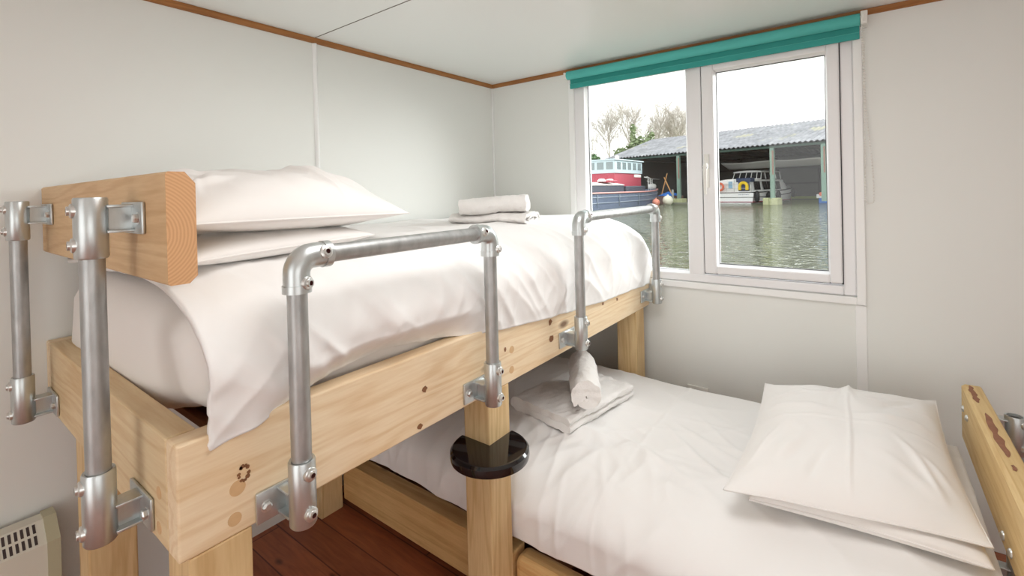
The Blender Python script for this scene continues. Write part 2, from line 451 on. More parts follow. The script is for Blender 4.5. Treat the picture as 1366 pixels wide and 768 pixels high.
# ------------------------------------------------------------------- bunk bed frame
W = 1.019; L = 2.1; ZT = .929; ZB = .737; TH = .046
bunk = thing('bunk_bed', (.5, -1.05, 0), 'high pine bunk bed on tall posts with galvanised pipe guard rails, against left wall', 'bed')
def wpart(name, dims, m, parent=None, bev=.004, label=None):
    b = nb(); box(b, *dims, bev)
    o = link(name, b, m, parent if parent else bunk)
    if label: o['label'] = label
    return o
front = wpart('side_beam', (W-TH, W, -L, -.03, ZB, ZT), M_beam)
wpart('side_beam', (.004, .004+TH, -L, -.03, ZB, ZT), M_beam)
endb = wpart('end_board', (.004+TH+.0005, W-TH-.0005, -L, -L+TH, ZB, ZT), M_board)
wpart('end_board', (.004+TH+.0005, W-TH-.0005, -.076, -.03, ZB, ZT), M_board)
for x0, y0, zt in ((.918, -2.085, ZB), (.918, -1.318, ZB), (.918, -.205, ZB), (.247, -2.085, ZB), (.008, -1.318, ZB), (.008, -.205, ZB)):
    o = wpart('leg', (x0, x0+.1, y0, y0+.1, 0, zt), M_post)
for i in range(10):
    y = -1.98+i*.2
    wpart('bed_slat', (.06, .96, y, y+.09, ZB+.105, ZB+.123), M_slat, bev=.002)
# ledger strips carrying the slats
wpart('ledger_strip', (.0505, .0845, -2.05, -.08, ZB+.06, ZB+.105), M_slat, bev=.002)
wpart('ledger_strip', (W-TH-.035, W-TH-.0005, -2.05, -.08, ZB+.06, ZB+.105), M_slat, bev=.002)
def plug(parent, p, n, r=.0135):
    b = nb(); lathe(b, p, n, [(r, -.004), (r, .0006), (0, .0008)], 20); link('wood_plug', b, M_plug, parent, smooth=True, angle=30)
for (y, z, r_) in ((-2.009, .817, .0135), (-2.015, .765, .0115), (-1.201, .835, .0115), (-1.204, .773, .0115)):
    plug(front, (W, y, z), (1, 0, 0), r_)
for (x, z) in ((.934, .825), (.930, .763)): plug(endb, (x, -L, z), (0, -1, 0), .011)
M_knot = mat('dark_knot', srgb(136, 92, 60), .7, vary=(80, .4))
def knot(parent, c, ry, rz, seed, ring=True):
    kr = random.Random(seed); b = nb()
    for k in range(11 if ring else 1):
        a = 2*PI*k/11+kr.uniform(-.2, .2); q = (1 if ring else 0)
        cy, cz = c[1]+q*ry*math.cos(a), c[2]+q*rz*math.sin(a); rr = kr.uniform(.0022, .0046) if ring else ry
        ring_ = [b.verts.new((c[0]+.0007, cy+rr*math.cos(t*PI/5)*kr.uniform(.7, 1.2), cz+rr*(rz/ry if not ring else 1)*math.sin(t*PI/5)*kr.uniform(.7, 1.2))) for t in range(10)]
        b.faces.new(ring_)
    link('knot', b, M_knot, parent)
knot(front, (W, -1.998, .838), .0085, .013, 3)
for y, z, r_, q in ((-1.567, .838, .0065, 1), (-.975, .868, .008, 2), (-.97, .81, .010, 3), (-1.235, .845, .005, 4), (-.42, .84, .006, 5), (-1.585, .752, .006, 6), (-.56, .85, .006, 7)): knot(front, (W, y, z), r_*1.5, r_*1.3, q, False)

# round black corner shelf wrapped round the middle post
sx, sy = 1.0185, -1.3185; R_ = .117
b = nb()
prof = [(R_-.012, -.036), (R_-.002, -.030), (R_, -.02), (R_-.0015, -.008), (R_-.008, -.001), (R_-.014, 0)]
NS = 54; rings = []
for i in range(NS+1):
    a = math.radians(-180+270*i/NS)
    rings.append([b.verts.new((sx+r*math.cos(a), sy+r*math.sin(a), .586+h)) for r, h in prof])
ct = b.verts.new((sx, sy, .586)); cb = b.verts.new((sx, sy, .55))
for i in range(NS):
    A, B = rings[i], rings[i+1]
    for k in range(len(prof)-1): b.faces.new((A[k], B[k], B[k+1], A[k+1])).smooth = True
    b.faces.new((A[-1], B[-1], ct)); b.faces.new((B[0], A[0], cb))
for rg in (rings[0], rings[-1]):
    b.faces.new(list(rg)+[ct, cb])
o = link('corner_shelf', b, M_black, bunk, smooth=True, angle=35); o['label'] = 'gloss black round corner shelf notched around the middle post'

# headboard plank
b = nb()
c1 = .012
y0, y1, z0, z1 = -L, -L+.043, 1.187, 1.373
prism(b, [(y0+.004, z0), (y0, z0+.004), (y0, z1-.004), (y0+.004, z1), (y1-c1*1.3, z1), (y1, z1-c1*1.6), (y1, z0+c1), (y1-c1, z0)], 'X', .006, 1.008)
M_end = bpy.data.materials.new('pine_end_grain'); M_end.use_nodes = True
def _end():
    nt = M_end.node_tree; N = nt.nodes; Lk = nt.links; bs = N['Principled BSDF']; bs.inputs['Roughness'].default_value = .7
    tc = N.new('ShaderNodeTexCoord'); mp = N.new('ShaderNodeMapping'); mp.inputs['Location'].default_value = (0, 1.085, -1.272)
    wv = N.new('ShaderNodeTexWave'); wv.wave_type = 'RINGS'; wv.rings_direction = 'X'; wv.inputs['Scale'].default_value = 60; wv.inputs['Distortion'].default_value = 1.2; wv.inputs['Detail'].default_value = 2
    Lk.new(tc.outputs['Object'], mp.inputs['Vector']); Lk.new(mp.outputs['Vector'], wv.inputs['Vector'])
    mx = N.new('ShaderNodeMix'); mx.data_type = 'RGBA'; mx.inputs['A'].default_value = srgb(220, 174, 128); mx.inputs['B'].default_value = srgb(206, 157, 111)
    Lk.new(wv.outputs['Fac'], mx.inputs['Factor']); Lk.new(mx.outputs['Result'], bs.inputs['Base Color'])
_end()
hb = link('headboard_plank', b, [M_head, M_end], bunk)
for p in hb.data.polygons:
    if abs(p.normal.x) > .9: p.material_index = 1

# --- key clamps
PR, FR = .0178, .0236
def screw(parent, p, d, r=.0092):
    d = Vector(d).normalized(); b = nb()
    lathe(b, p, d, [(r*1.45, -.008), (r*1.35, .002), (r*1.12, .0035), (r*.85, .004), (r*.85, .0075), (r*.5, .008)], 18, 0)
    lathe(b, p, d, [(r*.5, .008), (r*.48, .003), (0, .003)], 6, 1)
    o = link('grub_screw', b, [M_zinc, M_rust], parent, smooth=True, angle=35)
def flange(parent, cx, cy, zb, ht, nrm, sdir, arm_low=True):
    """side palm fitting round an upright at (cx,cy); nrm points from bed face to pipe."""
    n = Vector(nrm); t = Vector((-n.y, n.x, 0)); off = .062
    b = nb()
    lathe(b, (cx, cy, zb), (0, 0, 1), [(PR+.0005, .002), (FR-.002, 0), (FR, .003), (FR, ht-.003), (FR-.0015, ht), (PR+.0005, ht-.001), (PR+.0005, .002)], 32)
    za = zb+.008 if arm_low else zb+ht-.062
    M = Matrix(((n.x, t.x, 0, cx), (n.y, t.y, 0, cy), (0, 0, 1, 0), (0, 0, 0, 1)))
    # channel arm: two webs, a back web, then the plate
    x0 = -off+.006; x1 = -FR+.006
    box(b, x0, x1, -.019, .019, za+.044, za+.049, .001, M=M); box(b, x0, x1, -.019, .019, za, za+.005, .001, M=M)
    box(b, x0, x1, -.004, .004, za+.004, za+.045, 0, M=M)
    box(b, -off+.0008, x0+.001, -.057, .057, za-.004, za+.053, .0025, M=M)
    o = link('flange_fitting', b, M_fit, parent, smooth=True, angle=35); o['label'] = 'galvanised side flange fitting'
    for s in (-1, 1):
        p = M @ Vector((x0, s*.039, za+.024)); b = nb()
        lathe(b, p, n, [(.011, -.002), (.011, .0015), (.0085, .002)], 16); lathe(b, p, n, [(.0085, .001), (.0085, .007), (.006, .009), (0, .0092)], 6)
        link('bolt', b, M_zinc, o, smooth=True, angle=35)
    for h in (.024, ht-.022):
        d = Vector(sdir).normalized(); screw(o, Vector((cx, cy, zb+h))+d*FR, d)
    return o
def upright(parent, x, y, z0, z1, lab=None, open_top=False):
    b = nb()
    if open_top: lathe(b, (x, y, z0), (0, 0, 1), [(PR, 0), (PR, z1-z0), (PR-.004, z1-z0), (PR-.004, z1-z0-.04)], 28)
    else: tube(b, (x, y, z0), (x, y, z1), PR, n=28)
    o = link('upright_pipe', b, M_pipe, parent, smooth=True, angle=40); o['label'] = 'galvanised steel upright tube'
    return o
def elbow(parent, x, y, z, s, sdir):
    """elbow joining upright (x,y,<z) to tube going s*(+Y) at height z."""
    rb = .030; b = nb(); pts = []
    pts.append((x, y, z-.062)); pts.append((x, y, z-rb))
    for k in range(1, 9):
        a = PI/2*k/8; pts.append((x, y+s*(rb-rb*math.cos(a)), z-rb+rb*math.sin(a)))
    pts.append((x, y+s*.062, z))
    sweep(b, pts, FR, 28)
    # collars
    tube(b, (x, y, z-.064), (x, y, z-.050), FR+.0018, n=28); tube(b, (x, y+s*.050, z), (x, y+s*.064, z), FR+.0018, n=28)
    o = link('elbow_fitting', b, M_fit, parent, smooth=True, angle=40); o['label'] = 'galvanised elbow fitting'
    d = Vector(sdir).normalized()
    screw(o, Vector((x, y, z-.046))+d*FR, d); d2 = Vector((d.x, 0, .25)).normalized()
    screw(o, Vector((x, y+s*.046, z))+d2*FR, d2)
XG = W+.062
ZG = 1.325-.108
for ya, yb in ((-1.924, -1.371), (-.866, -.094)):
    zt = ZG if ya < -1 else 1.325-.095
    for y, zl in ((ya, .736 if ya < -1 else .760), (yb, .747 if yb < -1 else .770)): upright(bunk, XG, y, zl, zt-.04)
    b = nb(); tube(b, (XG, ya+.04, zt), (XG, yb-.04, zt), PR, n=28)
    o = link('guard_rail_tube', b, M_pipe, bunk, smooth=True, angle=40); o['label'] = 'galvanised steel horizontal guard tube'
    elbow(bunk, XG, ya, zt, 1, (.93, .36, 0)); elbow(bunk, XG, yb, zt, -1, (.9, .44, 0))
    for y, zz in ((ya, .731 if ya < -1 else .755), (yb, .742 if yb < -1 else .765)):
        flange(bunk, XG, y, zz, .118, (1, 0, 0), (1, .12, 0))
for x in (.853, .105):
    yh = -L-.062
    upright(bunk, x, yh, .755, 1.328)
    flange(bunk, x, yh, .745, .122, (0, -1, 0), (-.12, -1, 0))
    flange(bunk, x, yh, 1.23, .104, (0, -1, 0), (-.12, -1, 0), arm_low=False)

# ------------------------------------------------------------------- lower bed frame
low = thing('single_bed', (1.1, -.7, 0), 'low pine single bed under the window, its foot under the bunk bed', 'bed')
LY0, LY1 = -1.217, -.215; LX0, LX1 = .112, 2.2
wpart('side_rail', (LX0, 1.012, LY0, LY0+.07, .038, .197), M_rail, low)
wpart('side_rail', (1.022, LX1, LY0, LY0+.07, .038, .197), M_rail, low, .018)
wpart('side_rail', (LX0, LX1, LY1-.046, LY1, .038, .197), M_rail, low)
wpart('end_board', (2.153, LX1, LY0+.0705, LY1-.0465, .038, .197), M_rail, low)
wpart('end_board', (LX0, LX0+.046, LY0+.0705, LY1-.0465, .038, .197), M_rail, low)
for i in range(9):
    x = .2+i*.22; wpart('bed_slat', (x, x+.09, LY0+.071, LY1-.047, .15, .168), M_slat, low, .002)
wpart('bed_foot', (LX0+.05, LX0+.13, LY1-.13, LY1-.05, 0, .15), M_rail, low); wpart('bed_foot', (2.07, 2.15, LY1-.13, LY1-.05, 0, .15), M_rail, low)
wpart('bed_foot', (2.07, 2.15, LY0+.072, LY0+.15, 0, .15), M_rail, low); wpart('bed_foot', (LX0+.05, LX0+.13, LY0+.072, LY0+.15, 0, .15), M_rail, low)
# headboard plank, bark wane on its top edge
HX0, HX1, HZ0, HZ1 = 2.153, 2.202, .462, .645
b = nb()
prism(b, [(HX0, HZ0+.006), (HX0+.006, HZ0), (HX1-.006, HZ0), (HX1, HZ0+.006), (HX1, HZ1-.004), (HX1-.004, HZ1), (HX0+.009, HZ1), (HX0, HZ1-.008)], 'Y', -1.19, -.195)
lh = link('headboard_plank', b, M_lowhead, low); lh['label'] = 'pale pine headboard plank with brown bark along its top edge'
def wane(ya, yb, xa, xb, ph):
    b = nb(); top = []; n = 26
    for i in range(n+1):
        t = i/n; y = ya+(yb-ya)*t; c = (xa+xb)/2+.004*nz(t*5, ph); w = (xb-xa)/2*math.sqrt(max(0.02, 1-(2*t-1)**4))*(.8+.45*nz(t*7, ph+3))
        top.append((c-w, c+w, y))
    A = [b.verts.new((p[0], p[2], HZ1+.0006)) for p in top]; B = [b.verts.new((p[1], p[2], HZ1+.0006)) for p in top]; C = [b.verts.new(((p[0]+p[1])/2, p[2], HZ1+.0022)) for p in top]
    for i in range(n):
        b.faces.new((A[i], A[i+1], C[i+1], C[i])); b.faces.new((C[i], C[i+1], B[i+1], B[i]))
    o = link('bark_patch', b, M_bark, lh, smooth=True); o['label'] = 'brown bark patch'
wane(-.205, -.36, 2.163, 2.180, 1.); wane(-.44, -.72, 2.166, 2.186, 5.); wane(-.76, -.79, 2.172, 2.182, 9.)
for (y, z) in ((-.235, .575), (-.31, .573), (-.80, .49), (-.875, .495)):
    b = nb(); lathe(b, (HX0, y, z), (-1, 0, 0), [(.0105, -.001), (.010, .003), (.006, .006), (0, .007)], 18); link('bolt', b, M_zinc, low, smooth=True)
for y in (-.272, -.838):
    xh = HX1+.062
    upright(low, xh, y, .06, .590, open_top=True)
    flange(low, xh, y, .478, .118, (1, 0, 0), (.8, -.6, 0), arm_low=False)
    flange(low, xh, y, .06, .118, (1, 0, 0), (.8, -.6, 0))

# ------------------------------------------------------------------- soft furnishings
def puffbox(x0, x1, y0, y1, z0, z1, r, bulge=.01, n=(60, 40, 12), fr=3., amp=.004):
    """rounded soft block."""
    b = nb(); box(b, x0, x1, y0, y1, z0, z1)
    bmesh.ops.bevel(b, geom=list(b.edges), offset=r, segments=6, profile=.5, affect='EDGES')
    bmesh.ops.subdivide_edges(b, edges=[e for e in b.edges if e.calc_length() > .15], cuts=14, use_grid_fill=True)
    b.normal_update()
    mv = []
    for v in b.verts:
        p = v.co; mv.append(v.normal*(amp*nz(p.x*fr*1.5, p.y*fr*1.5, p.z*fr*3)+amp*.6*ridge(p.x*9, p.y*3, p.z*5)))
    for v, d in zip(b.verts, mv): v.co += d
    for f in b.faces: f.smooth = True
    return b
MATZ1 = 1.125
b = puffbox(.045, .958, -2.048, -.10, .863, MATZ1, .07, amp=.010)
for v in b.verts:
    k = sm(.62, .93, v.co.x)*sm(-1.75, -1.95, v.co.y)*sm(1.05, .90, v.co.z); v.co.z += .052*k; v.co.y += .012*k
    k = sm(.75, .2, v.co.x)*sm(-1.95, -2.03, v.co.y)*sm(.88, .95, v.co.z)*sm(1.1, .99, v.co.z); v.co.y -= .016*k
mattress = link('mattress', b, M_sheet, base=(.5, -1.05, .863), smooth=True)
prop(mattress, 'thick mattress in a white sheet on the bunk bed, under the duvet', 'mattress')
b = puffbox(LX0+.06, 2.13, LY0+.085, LY1-.04, .172, .375, .06, amp=.003)
mattress2 = link('mattress', b, M_sheet, base=(1.1, -.7, .17), smooth=True)
prop(mattress2, 'mattress of the low single bed, mostly hidden under its white duvet', 'mattress')

# upper duvet -----------------------------------------------------------
HEM = [(-2.05, .905, 1.032), (-1.98, .912, 1.030), (-1.9, .930, 1.000), (-1.8, .944, .975), (-1.65, .950, .968), (-1.5, .940, .980), (-1.36, .922, 1.026), (-1.22, .908, 1.033), (-1.0, .889, 1.036), (-.75, .874, 1.037), (-.5, .862, 1.037), (-.25, .856, 1.037), (-.06, .850, 1.037)]
def hemz(y): return lerp_list([(a, b_) for a, b_, c in HEM], y)
def hemx(y): return lerp_list([(a, c) for a, b_, c in HEM], y)
def duvet_upper(u, v):
    y = -2.052+u*(2.0)
    ztop = 1.190+.006*nz(y*2.2, 3.3)+.010*math.sin(PI*sm(-2.05, 0, y))
    ztop -= .020*sm(-1.9, -2.052, y)
    hz = hemz(y); hx = hemx(y)
    shx = .70                      # start of the shoulder
    bx = 1.040                     # widest
    # arc-length style parameter: 0..v1 top, v1..v2 shoulder, v2..1 side
    if v < .5:
        t = v/.5; x = .025+(shx-.025)*t; z = ztop-.012*sm(.25, 0, t)
    elif v < .78:
        t = (v-.5)/.28; a = t*PI/2
        x = shx+(bx-shx)*math.sin(a)**.95; z = ztop-(.165)*(1-math.cos(a))**1.0
    else:
        t = (v-.78)/.22; z0 = ztop-.165
        x = bx+(hx-bx)*sm(.25, 1, t); z = z0+(hz-z0)*t
    # foot end falls off against the wall side
    foot = sm(.965, 1., u)
    z -= .05*foot**2*(1-sm(.78, 1, v))
    # folds
    side = sm(.45, .75, v)
    p = Vector((x, y, z))
    w = .012*ridge(y*2.2+z*1.1+.4, v*2.1, 1.7)*side
    w += .009*ridge(y*4.5+z*3.4, v*1.4, 4.2)*side*sm(-.1, -2, y)
    w += .006*nz(y*3.1, v*3.2, 8.)
    w += .007*ridge(y*7+z*5, v*2, 2.2)*side+.006*ridge(y*11+z*9+2, v*3+z*4, 6.2)*sm(.4, .6, v)*sm(-.4, -1.2, y)+.005*ridge(y*13-z*8, v*3, 9.2)*side
    top = 1-side
    w += top*(.005*nz(x*5, y*4, 2)+.006*ridge(x*3+y*.7, y*2.5, 5)+.006*ridge(x*2-y*1.5, y*4.5, 9))
    edge = sm(1, .93, v)
    nx = math.sin(min(1, max(0, (v-.5)/.28))*PI/2)
    damp = .7+.3*edge
    lim = min(w, .03)*damp
    p.x += (lim-.014*side)*nx; p.z += lim*(1-nx)
    # scalloped hem
    p.z += .006*nz(y*9, 1.1)*sm(.9, 1, v)
    return p
b = nb(); g = grid(b, 300, 130, duvet_upper)
duv = link('duvet', b, M_duvet, base=(.5, -1.05, 1.16), smooth=True)
md = duv.modifiers.new('thick', 'SOLIDIFY'); md.thickness = .012; md.offset = -1
prop(duv, 'white duvet on the bunk bed, draping over the long pine side beam', 'duvet')

# lower duvet -----------------------------------------------------------
DX0, DX1 = .15, 2.135
def duvet_lower(u, v):
    x = DX0+u*(DX1-DX0)
    yb, yf = LY1-.01, -1.185
    ztop = .446+.006*nz(x*2.0, 7.1)
    hz = .243+.008*nz(x*6, 3.)+.006*math.sin(x*5)
    hy = -1.192
    if v < .08:
        t = 1-v/.08; y = yb-.035*(1-math.sin(t*PI/2)); z = ztop-.06*t**2
        if t > .0: y = yb-.03+.03*math.sin(t*PI/2)
    elif v < .60:
        t = (v-.08)/.52; y = yb-.03+(-.98-(yb-.03))*t; z = ztop+.008*math.sin(PI*t)
    elif v < .82:
        t = (v-.60)/.22; a = t*PI/2; y = -.98-(.215)*math.sin(a); z = ztop-.115*(1-math.cos(a))
    else:
        t = (v-.82)/.18; y = -1.195+(hy+1.195)*t; z = ztop-.115+(hz-(ztop-.115))*t
    side = sm(.55, .8, v)
    w = .006*nz(x*3, v*4, 5)+.007*ridge(x*1.3+y*1.8, y*2.6-x*.6, 6.)*(1-side)
    w += .010*ridge(x*4.2+v*1.2, v*1.3, 3.3)*side+.007*ridge(x*9+v*3, v*2, 7.3)*side+.006*ridge(x*15+y*4, y*3, 4.3)*sm(.4, .6, v)*sm(1.7, 1.2, x)+.006*ridge(x*4-y*3, y*5+x*2, 8.8)*(1-side)*sm(-.2, -.6, y)
    # tension wrinkles near the post and pillow
    w += .012*sm(.45, 0, abs(x-1.18)*1.0+abs(y+.93)*1.2)*ridge(x*11-y*5, y*3+x*2, 2.)
    w += .010*sm(.55, 0, abs(x-1.45)+abs(y+.85))*ridge(x*7+y*9, y*4, 12.)
    w += .006*sm(.5, .2, abs(x-.7))*ridge(x*8+y*3, y*5, 1.4)*(1-side)
    # ironed creases
    for c, k in ((y+.58+.04*nz(x*3, 1), .0032), (x-1.28+.03*nz(y*3, 4), .0028), (y+.86+.03*nz(x*3, 9), .0028)):
        w += k*math.exp(-(c/.006)**2)
    nrm = sm(.60, .82, v)
    lim = min(w, .024)
    return Vector((x, y-lim*nrm*sm(1.08, .88, v), z+lim*(1-nrm)))
b = nb(); grid(b, 300, 150, duvet_lower)
duv2 = link('duvet', b, M_duvet, base=(1.1, -.7, .43), smooth=True)
md = duv2.modifiers.new('thick', 'SOLIDIFY'); md.thickness = .012; md.offset = -1
prop(duv2, 'white duvet on the low single bed, under the window', 'duvet')
for d_ in (duv, duv2):
    # make sure solidify goes inward: normals up
    me = d_.data
    if sum(p.normal.z for p in me.polygons) < 0: me.flip_normals()

# pillows -----------------------------------------------------------------
def pillow4(c, Tt, Tb, label, seed, folds=(), pin=.05, wr=1., flat=.5, n=110, dip=0., droop=0.):
    n = 170
    C4 = [Vector(p) for p in c]; ctr = sum(C4, Vector())/4
    def pos(s, t):
        s2 = s*(1-pin*(1-t*t)*abs(s)**3); t2 = t*(1-pin*(1-s*s)*abs(t)**3)
        u, v = (s2+1)/2, (t2+1)/2
        p = (C4[0]*(1-u)+C4[1]*u)*(1-v)+(C4[3]*(1-u)+C4[2]*u)*v
        p.z -= droop*(1-abs(s*t))*max(abs(s), abs(t))**6
        return p
    lr = random.Random(int(seed*7)); lines = []
    for k in range(16):
        cs, ct = [(-1, -1), (1, -1), (1, 1), (-1, 1)][k % 4]
        if k < 10: x0, y0 = cs*lr.uniform(.62, .9), ct*lr.uniform(.62, .9)
        else: x0, y0 = (cs*.86, lr.uniform(-.7, .7)) if k % 2 else (lr.uniform(-.7, .7), ct*.86)
        a0 = math.atan2(-y0, -x0)+lr.uniform(-.55, .55)
        lines.append((x0, y0, math.cos(a0), math.sin(a0), lr.uniform(.35, .95), lr.choice((1, 1, -.7))*lr.uniform(.004, .010), lr.uniform(.035, .075)))
    bmx = nb()
    def surf(i, j, top):
        s = -1+2*i; t = -1+2*j
        s = math.copysign(1-(1-abs(s))**1.35, s); t = math.copysign(1-(1-abs(t))**1.35, t)
        e = max(0., 1-abs(s)**2.3)*max(0., 1-abs(t)**2.3); h = e**flat
        r_ = math.hypot(s, t); ang = math.atan2(t, s); edge = sm(0.03, .5, e)
        w = .009*nz(s*1.6+seed, t*1.6, seed)+.004*nz(s*4+seed, t*4, seed+3)
        for (x0, y0, dx, dy, ln, am, wd) in lines:
            qx, qy = s-x0, t-y0; al = qx*dx+qy*dy; ac = -qx*dy+qy*dx+.05*math.sin(al*4+x0*9)
            if -.15 < al < ln+.15 and abs(ac) < wd*3:
                w += am*math.exp(-(ac/wd)**2)*sm(-.12, .15, al)*sm(ln+.12, ln*.45, al)
        w *= edge*wr
        for (ax, ps, k) in folds:
            q = (s if ax == 's' else t)-ps+.03*nz((t if ax == 's' else s)*1.5, seed+ps)
            w += k*math.exp(-(q/.016)**2)*edge
        p = pos(s, t)
        p.z += (Tt*h+w-dip*(1-r_)*0) if top else -(Tb*h+w*.3)
        return p-ctr
    grid(bmx, n, n, lambda i, j: surf(i, j, True)); grid(bmx, n, n, lambda i, j: surf(i, j, False), flip=True)
    bmesh.ops.remove_doubles(bmx, verts=bmx.verts, dist=.0005)
    o = link('pillow', bmx, M_pillow, smooth=True); o.location = ctr
    b2 = nb(); pts = []
    for k in range(160):
        q = k/40
        s_, t_ = [(-1+2*q, -1), (1, -1+2*(q-1)), (1-2*(q-2), 1), (-1, 1-2*(q-3))][int(q)]
        pts.append(pos(s_, t_)-ctr)
    pts.append(pts[0]); sweep(b2, pts, .0024, 6, cap=False)
    link('seam', b2, M_pillow, o, 'local', smooth=True)
    return prop(o, label, 'pillow')
pillow4([(.10, -2.03, 1.208), (.865, -2.03, 1.203), (.865, -1.59, 1.222), (.12, -1.58, 1.218)], .054, .036, 'white pillow under the other one at the head of the bunk bed', 2., wr=.7, flat=.42)
pillow4([(.10, -2.03, 1.283), (.885, -2.035, 1.279), (.89, -1.49, 1.275), (.10, -1.49, 1.28)], .130, .042, 'white pillow on top of the pair behind the bunk headboard plank', 5., folds=(('t', .36, .006),), wr=1.9, flat=.5)
pillow4([(1.645, -.99, .487), (2.115, -.945, .487), (2.10, -.25, .487), (1.63, -.36, .487)], .050, .034, 'white pillow at the bottom of the pair on the low bed', 9., flat=.32, wr=.6)
pillow4([(1.598, -1.055, .530), (2.118, -.92, .520), (2.088, -.19, .568), (1.588, -.345, .568)], .082, .018, 'white pillow with ironed fold creases, topmost of the pair on the low bed', 13., folds=(('s', .03, .006), ('t', .45, .004), ('t', -.08, .004)), flat=.62, wr=1.25, pin=.06, droop=.01)

# towels --------------------------------------------------------------------
def ribbon(path, th, width, m, name, loc, rot, label, cat='towel', group=None, nw=40, amp=.0025, parent=None, rnd=.012):
    """cloth strip of thickness th folded along path (local x,z), width along local y."""
    P = [Vector((p[0], p[1])) for p in path]
    # resample
    q = [P[0]]
    for a, b_ in zip(P[:-1], P[1:]):
        k = max(1, int((b_-a).length/.006))
        for i in range(1, k+1): q.append(a.lerp(b_, i/k))
    for _ in range(3): q = [q[0]]+[(q[i-1]+q[i]*2+q[i+1])/4 for i in range(1, len(q)-1)]+[q[-1]]
    N_ = []
    for i in range(len(q)):
        d = (q[min(i+1, len(q)-1)]-q[max(i-1, 0)]).normalized(); N_.append(Vector((-d.y, d.x)))
    prof = [q[i]+N_[i]*th/2 for i in range(len(q))]
    endc = []
    d = (q[-1]-q[-2]).normalized()
    for k in range(1, 4):
        a = PI/2-PI*k/4; endc.append(q[-1]+N_[-1]*th/2*math.sin(a)+d*th/2*math.cos(a))
    prof += endc+[q[i]-N_[i]*th/2 for i in range(len(q)-1, -1, -1)]
    d = (q[0]-q[1]).normalized()
    for k in range(1, 4):
        a = -PI/2+PI*k/4; prof.append(q[0]+N_[0]*th/2*math.sin(a)+d*th/2*math.cos(a))
    bmx = nb(); rings = []
    np_ = len(prof)
    for j in range(nw+1):
        y = -width/2+width*j/nw; ring = []
        for i, p in enumerate(prof):
            dx = amp*nz(p.x*60, y*60, p.y*60)*1.2+amp*1.2*nz(p.x*14, y*14, p.y*14); dz = amp*nz(p.x*60+9, y*60, p.y*60)*1.2+amp*1.5*nz(p.x*9+5, y*9, p.y*9)
            e = 0
            ring.append(bmx.verts.new((p.x+dx, y+amp*2*nz(p.x*20, j*.0+3, p.y*50), p.y+dz)))
        rings.append(ring)
    for A, B in zip(rings[:-1], rings[1:]):
        for i in range(np_):
            k = (i+1) % np_; f = bmx.faces.new((A[i], A[k], B[k], B[i])); f.smooth = True
    # end faces: strips across the ribbon thickness
    m_ = len(q)
    for rg, fl in ((rings[0], 1), (rings[-1], 0)):
        for i in range(m_-1):
            top0, top1 = rg[i], rg[i+1]; bi0 = m_+3+(m_-1-i); bi1 = m_+3+(m_-2-i)
            try: bmx.faces.new((top0, top1, rg[bi1], rg[bi0]))
            except ValueError: pass
        try:
            bmx.faces.new([rg[m_-1], rg[m_], rg[m_+1], rg[m_+2], rg[m_+3]])
            bmx.faces.new([rg[2*m_+2], rg[2*m_+3], rg[2*m_+4], rg[2*m_+5], rg[0]])
        except (ValueError, IndexError): pass
    o = link(name, bmx, m, smooth=True, angle=50)
    o.location = loc; o.rotation_euler = rot
    return prop(o, label, cat, group)
def spiral(r0, r1, turns, n=160, sx=1., sz=1., ph=0.):
    return [((r0+(r1-r0)*i/n)*math.cos(ph+2*PI*turns*i/n)*sx, (r0+(r1-r0)*i/n)*math.sin(ph+2*PI*turns*i/n)*sz) for i in range(n+1)]
def foldpath(Ln, levels, gap):
    """flat S folds: returns path from bottom up; Ln half-length."""
    P = []; z = 0
    for k in range(levels):
        a, b_ = (Ln, -Ln) if k % 2 == 0 else (-Ln, Ln)
        P.append((a, z)); P.append((b_, z))
        if k < levels-1:
            s = 1 if b_ > 0 else -1
            for q in range(1, 6):
                an = -PI/2+PI*q/6; P.append((b_+s*gap/2*math.cos(an), z+gap/2+gap/2*math.sin(an)))
        z += gap
    return P
# on the low bed: folded towel and rolled towel
ribbon(foldpath(.135, 2, .027), .026, .42, M_towel, 'folded_towel', (.945, -.69, .474), (0, 0, math.radians(-9)), 'flat folded white bath towel on the low bed', amp=.004)
ribbon(spiral(.005, .054, 3.6), .0138, .33, M_towel, 'rolled_towel', (1.012, -.72, .586), (0, 0, math.radians(31)), 'white hand towel rolled up, lying on the folded towel of the low bed', amp=.004)
ribbon(spiral(.005, .027, 2.0, sx=4.6, sz=.86, ph=PI), .0105, .335, M_towel, 'folded_towel', (.640, -.80, 1.2175), (0, 0, math.radians(-72)), 'white bath towel folded flat on the bunk bed, under the other towel', amp=.003)
ribbon(foldpath(-.075, 2, .033), .032, .275, M_towel, 'folded_towel', (.648, -.80, 1.258), (math.radians(3), 0, math.radians(-60)), 'thick folded white towel, topmost of the two on the bunk bed', amp=.004)

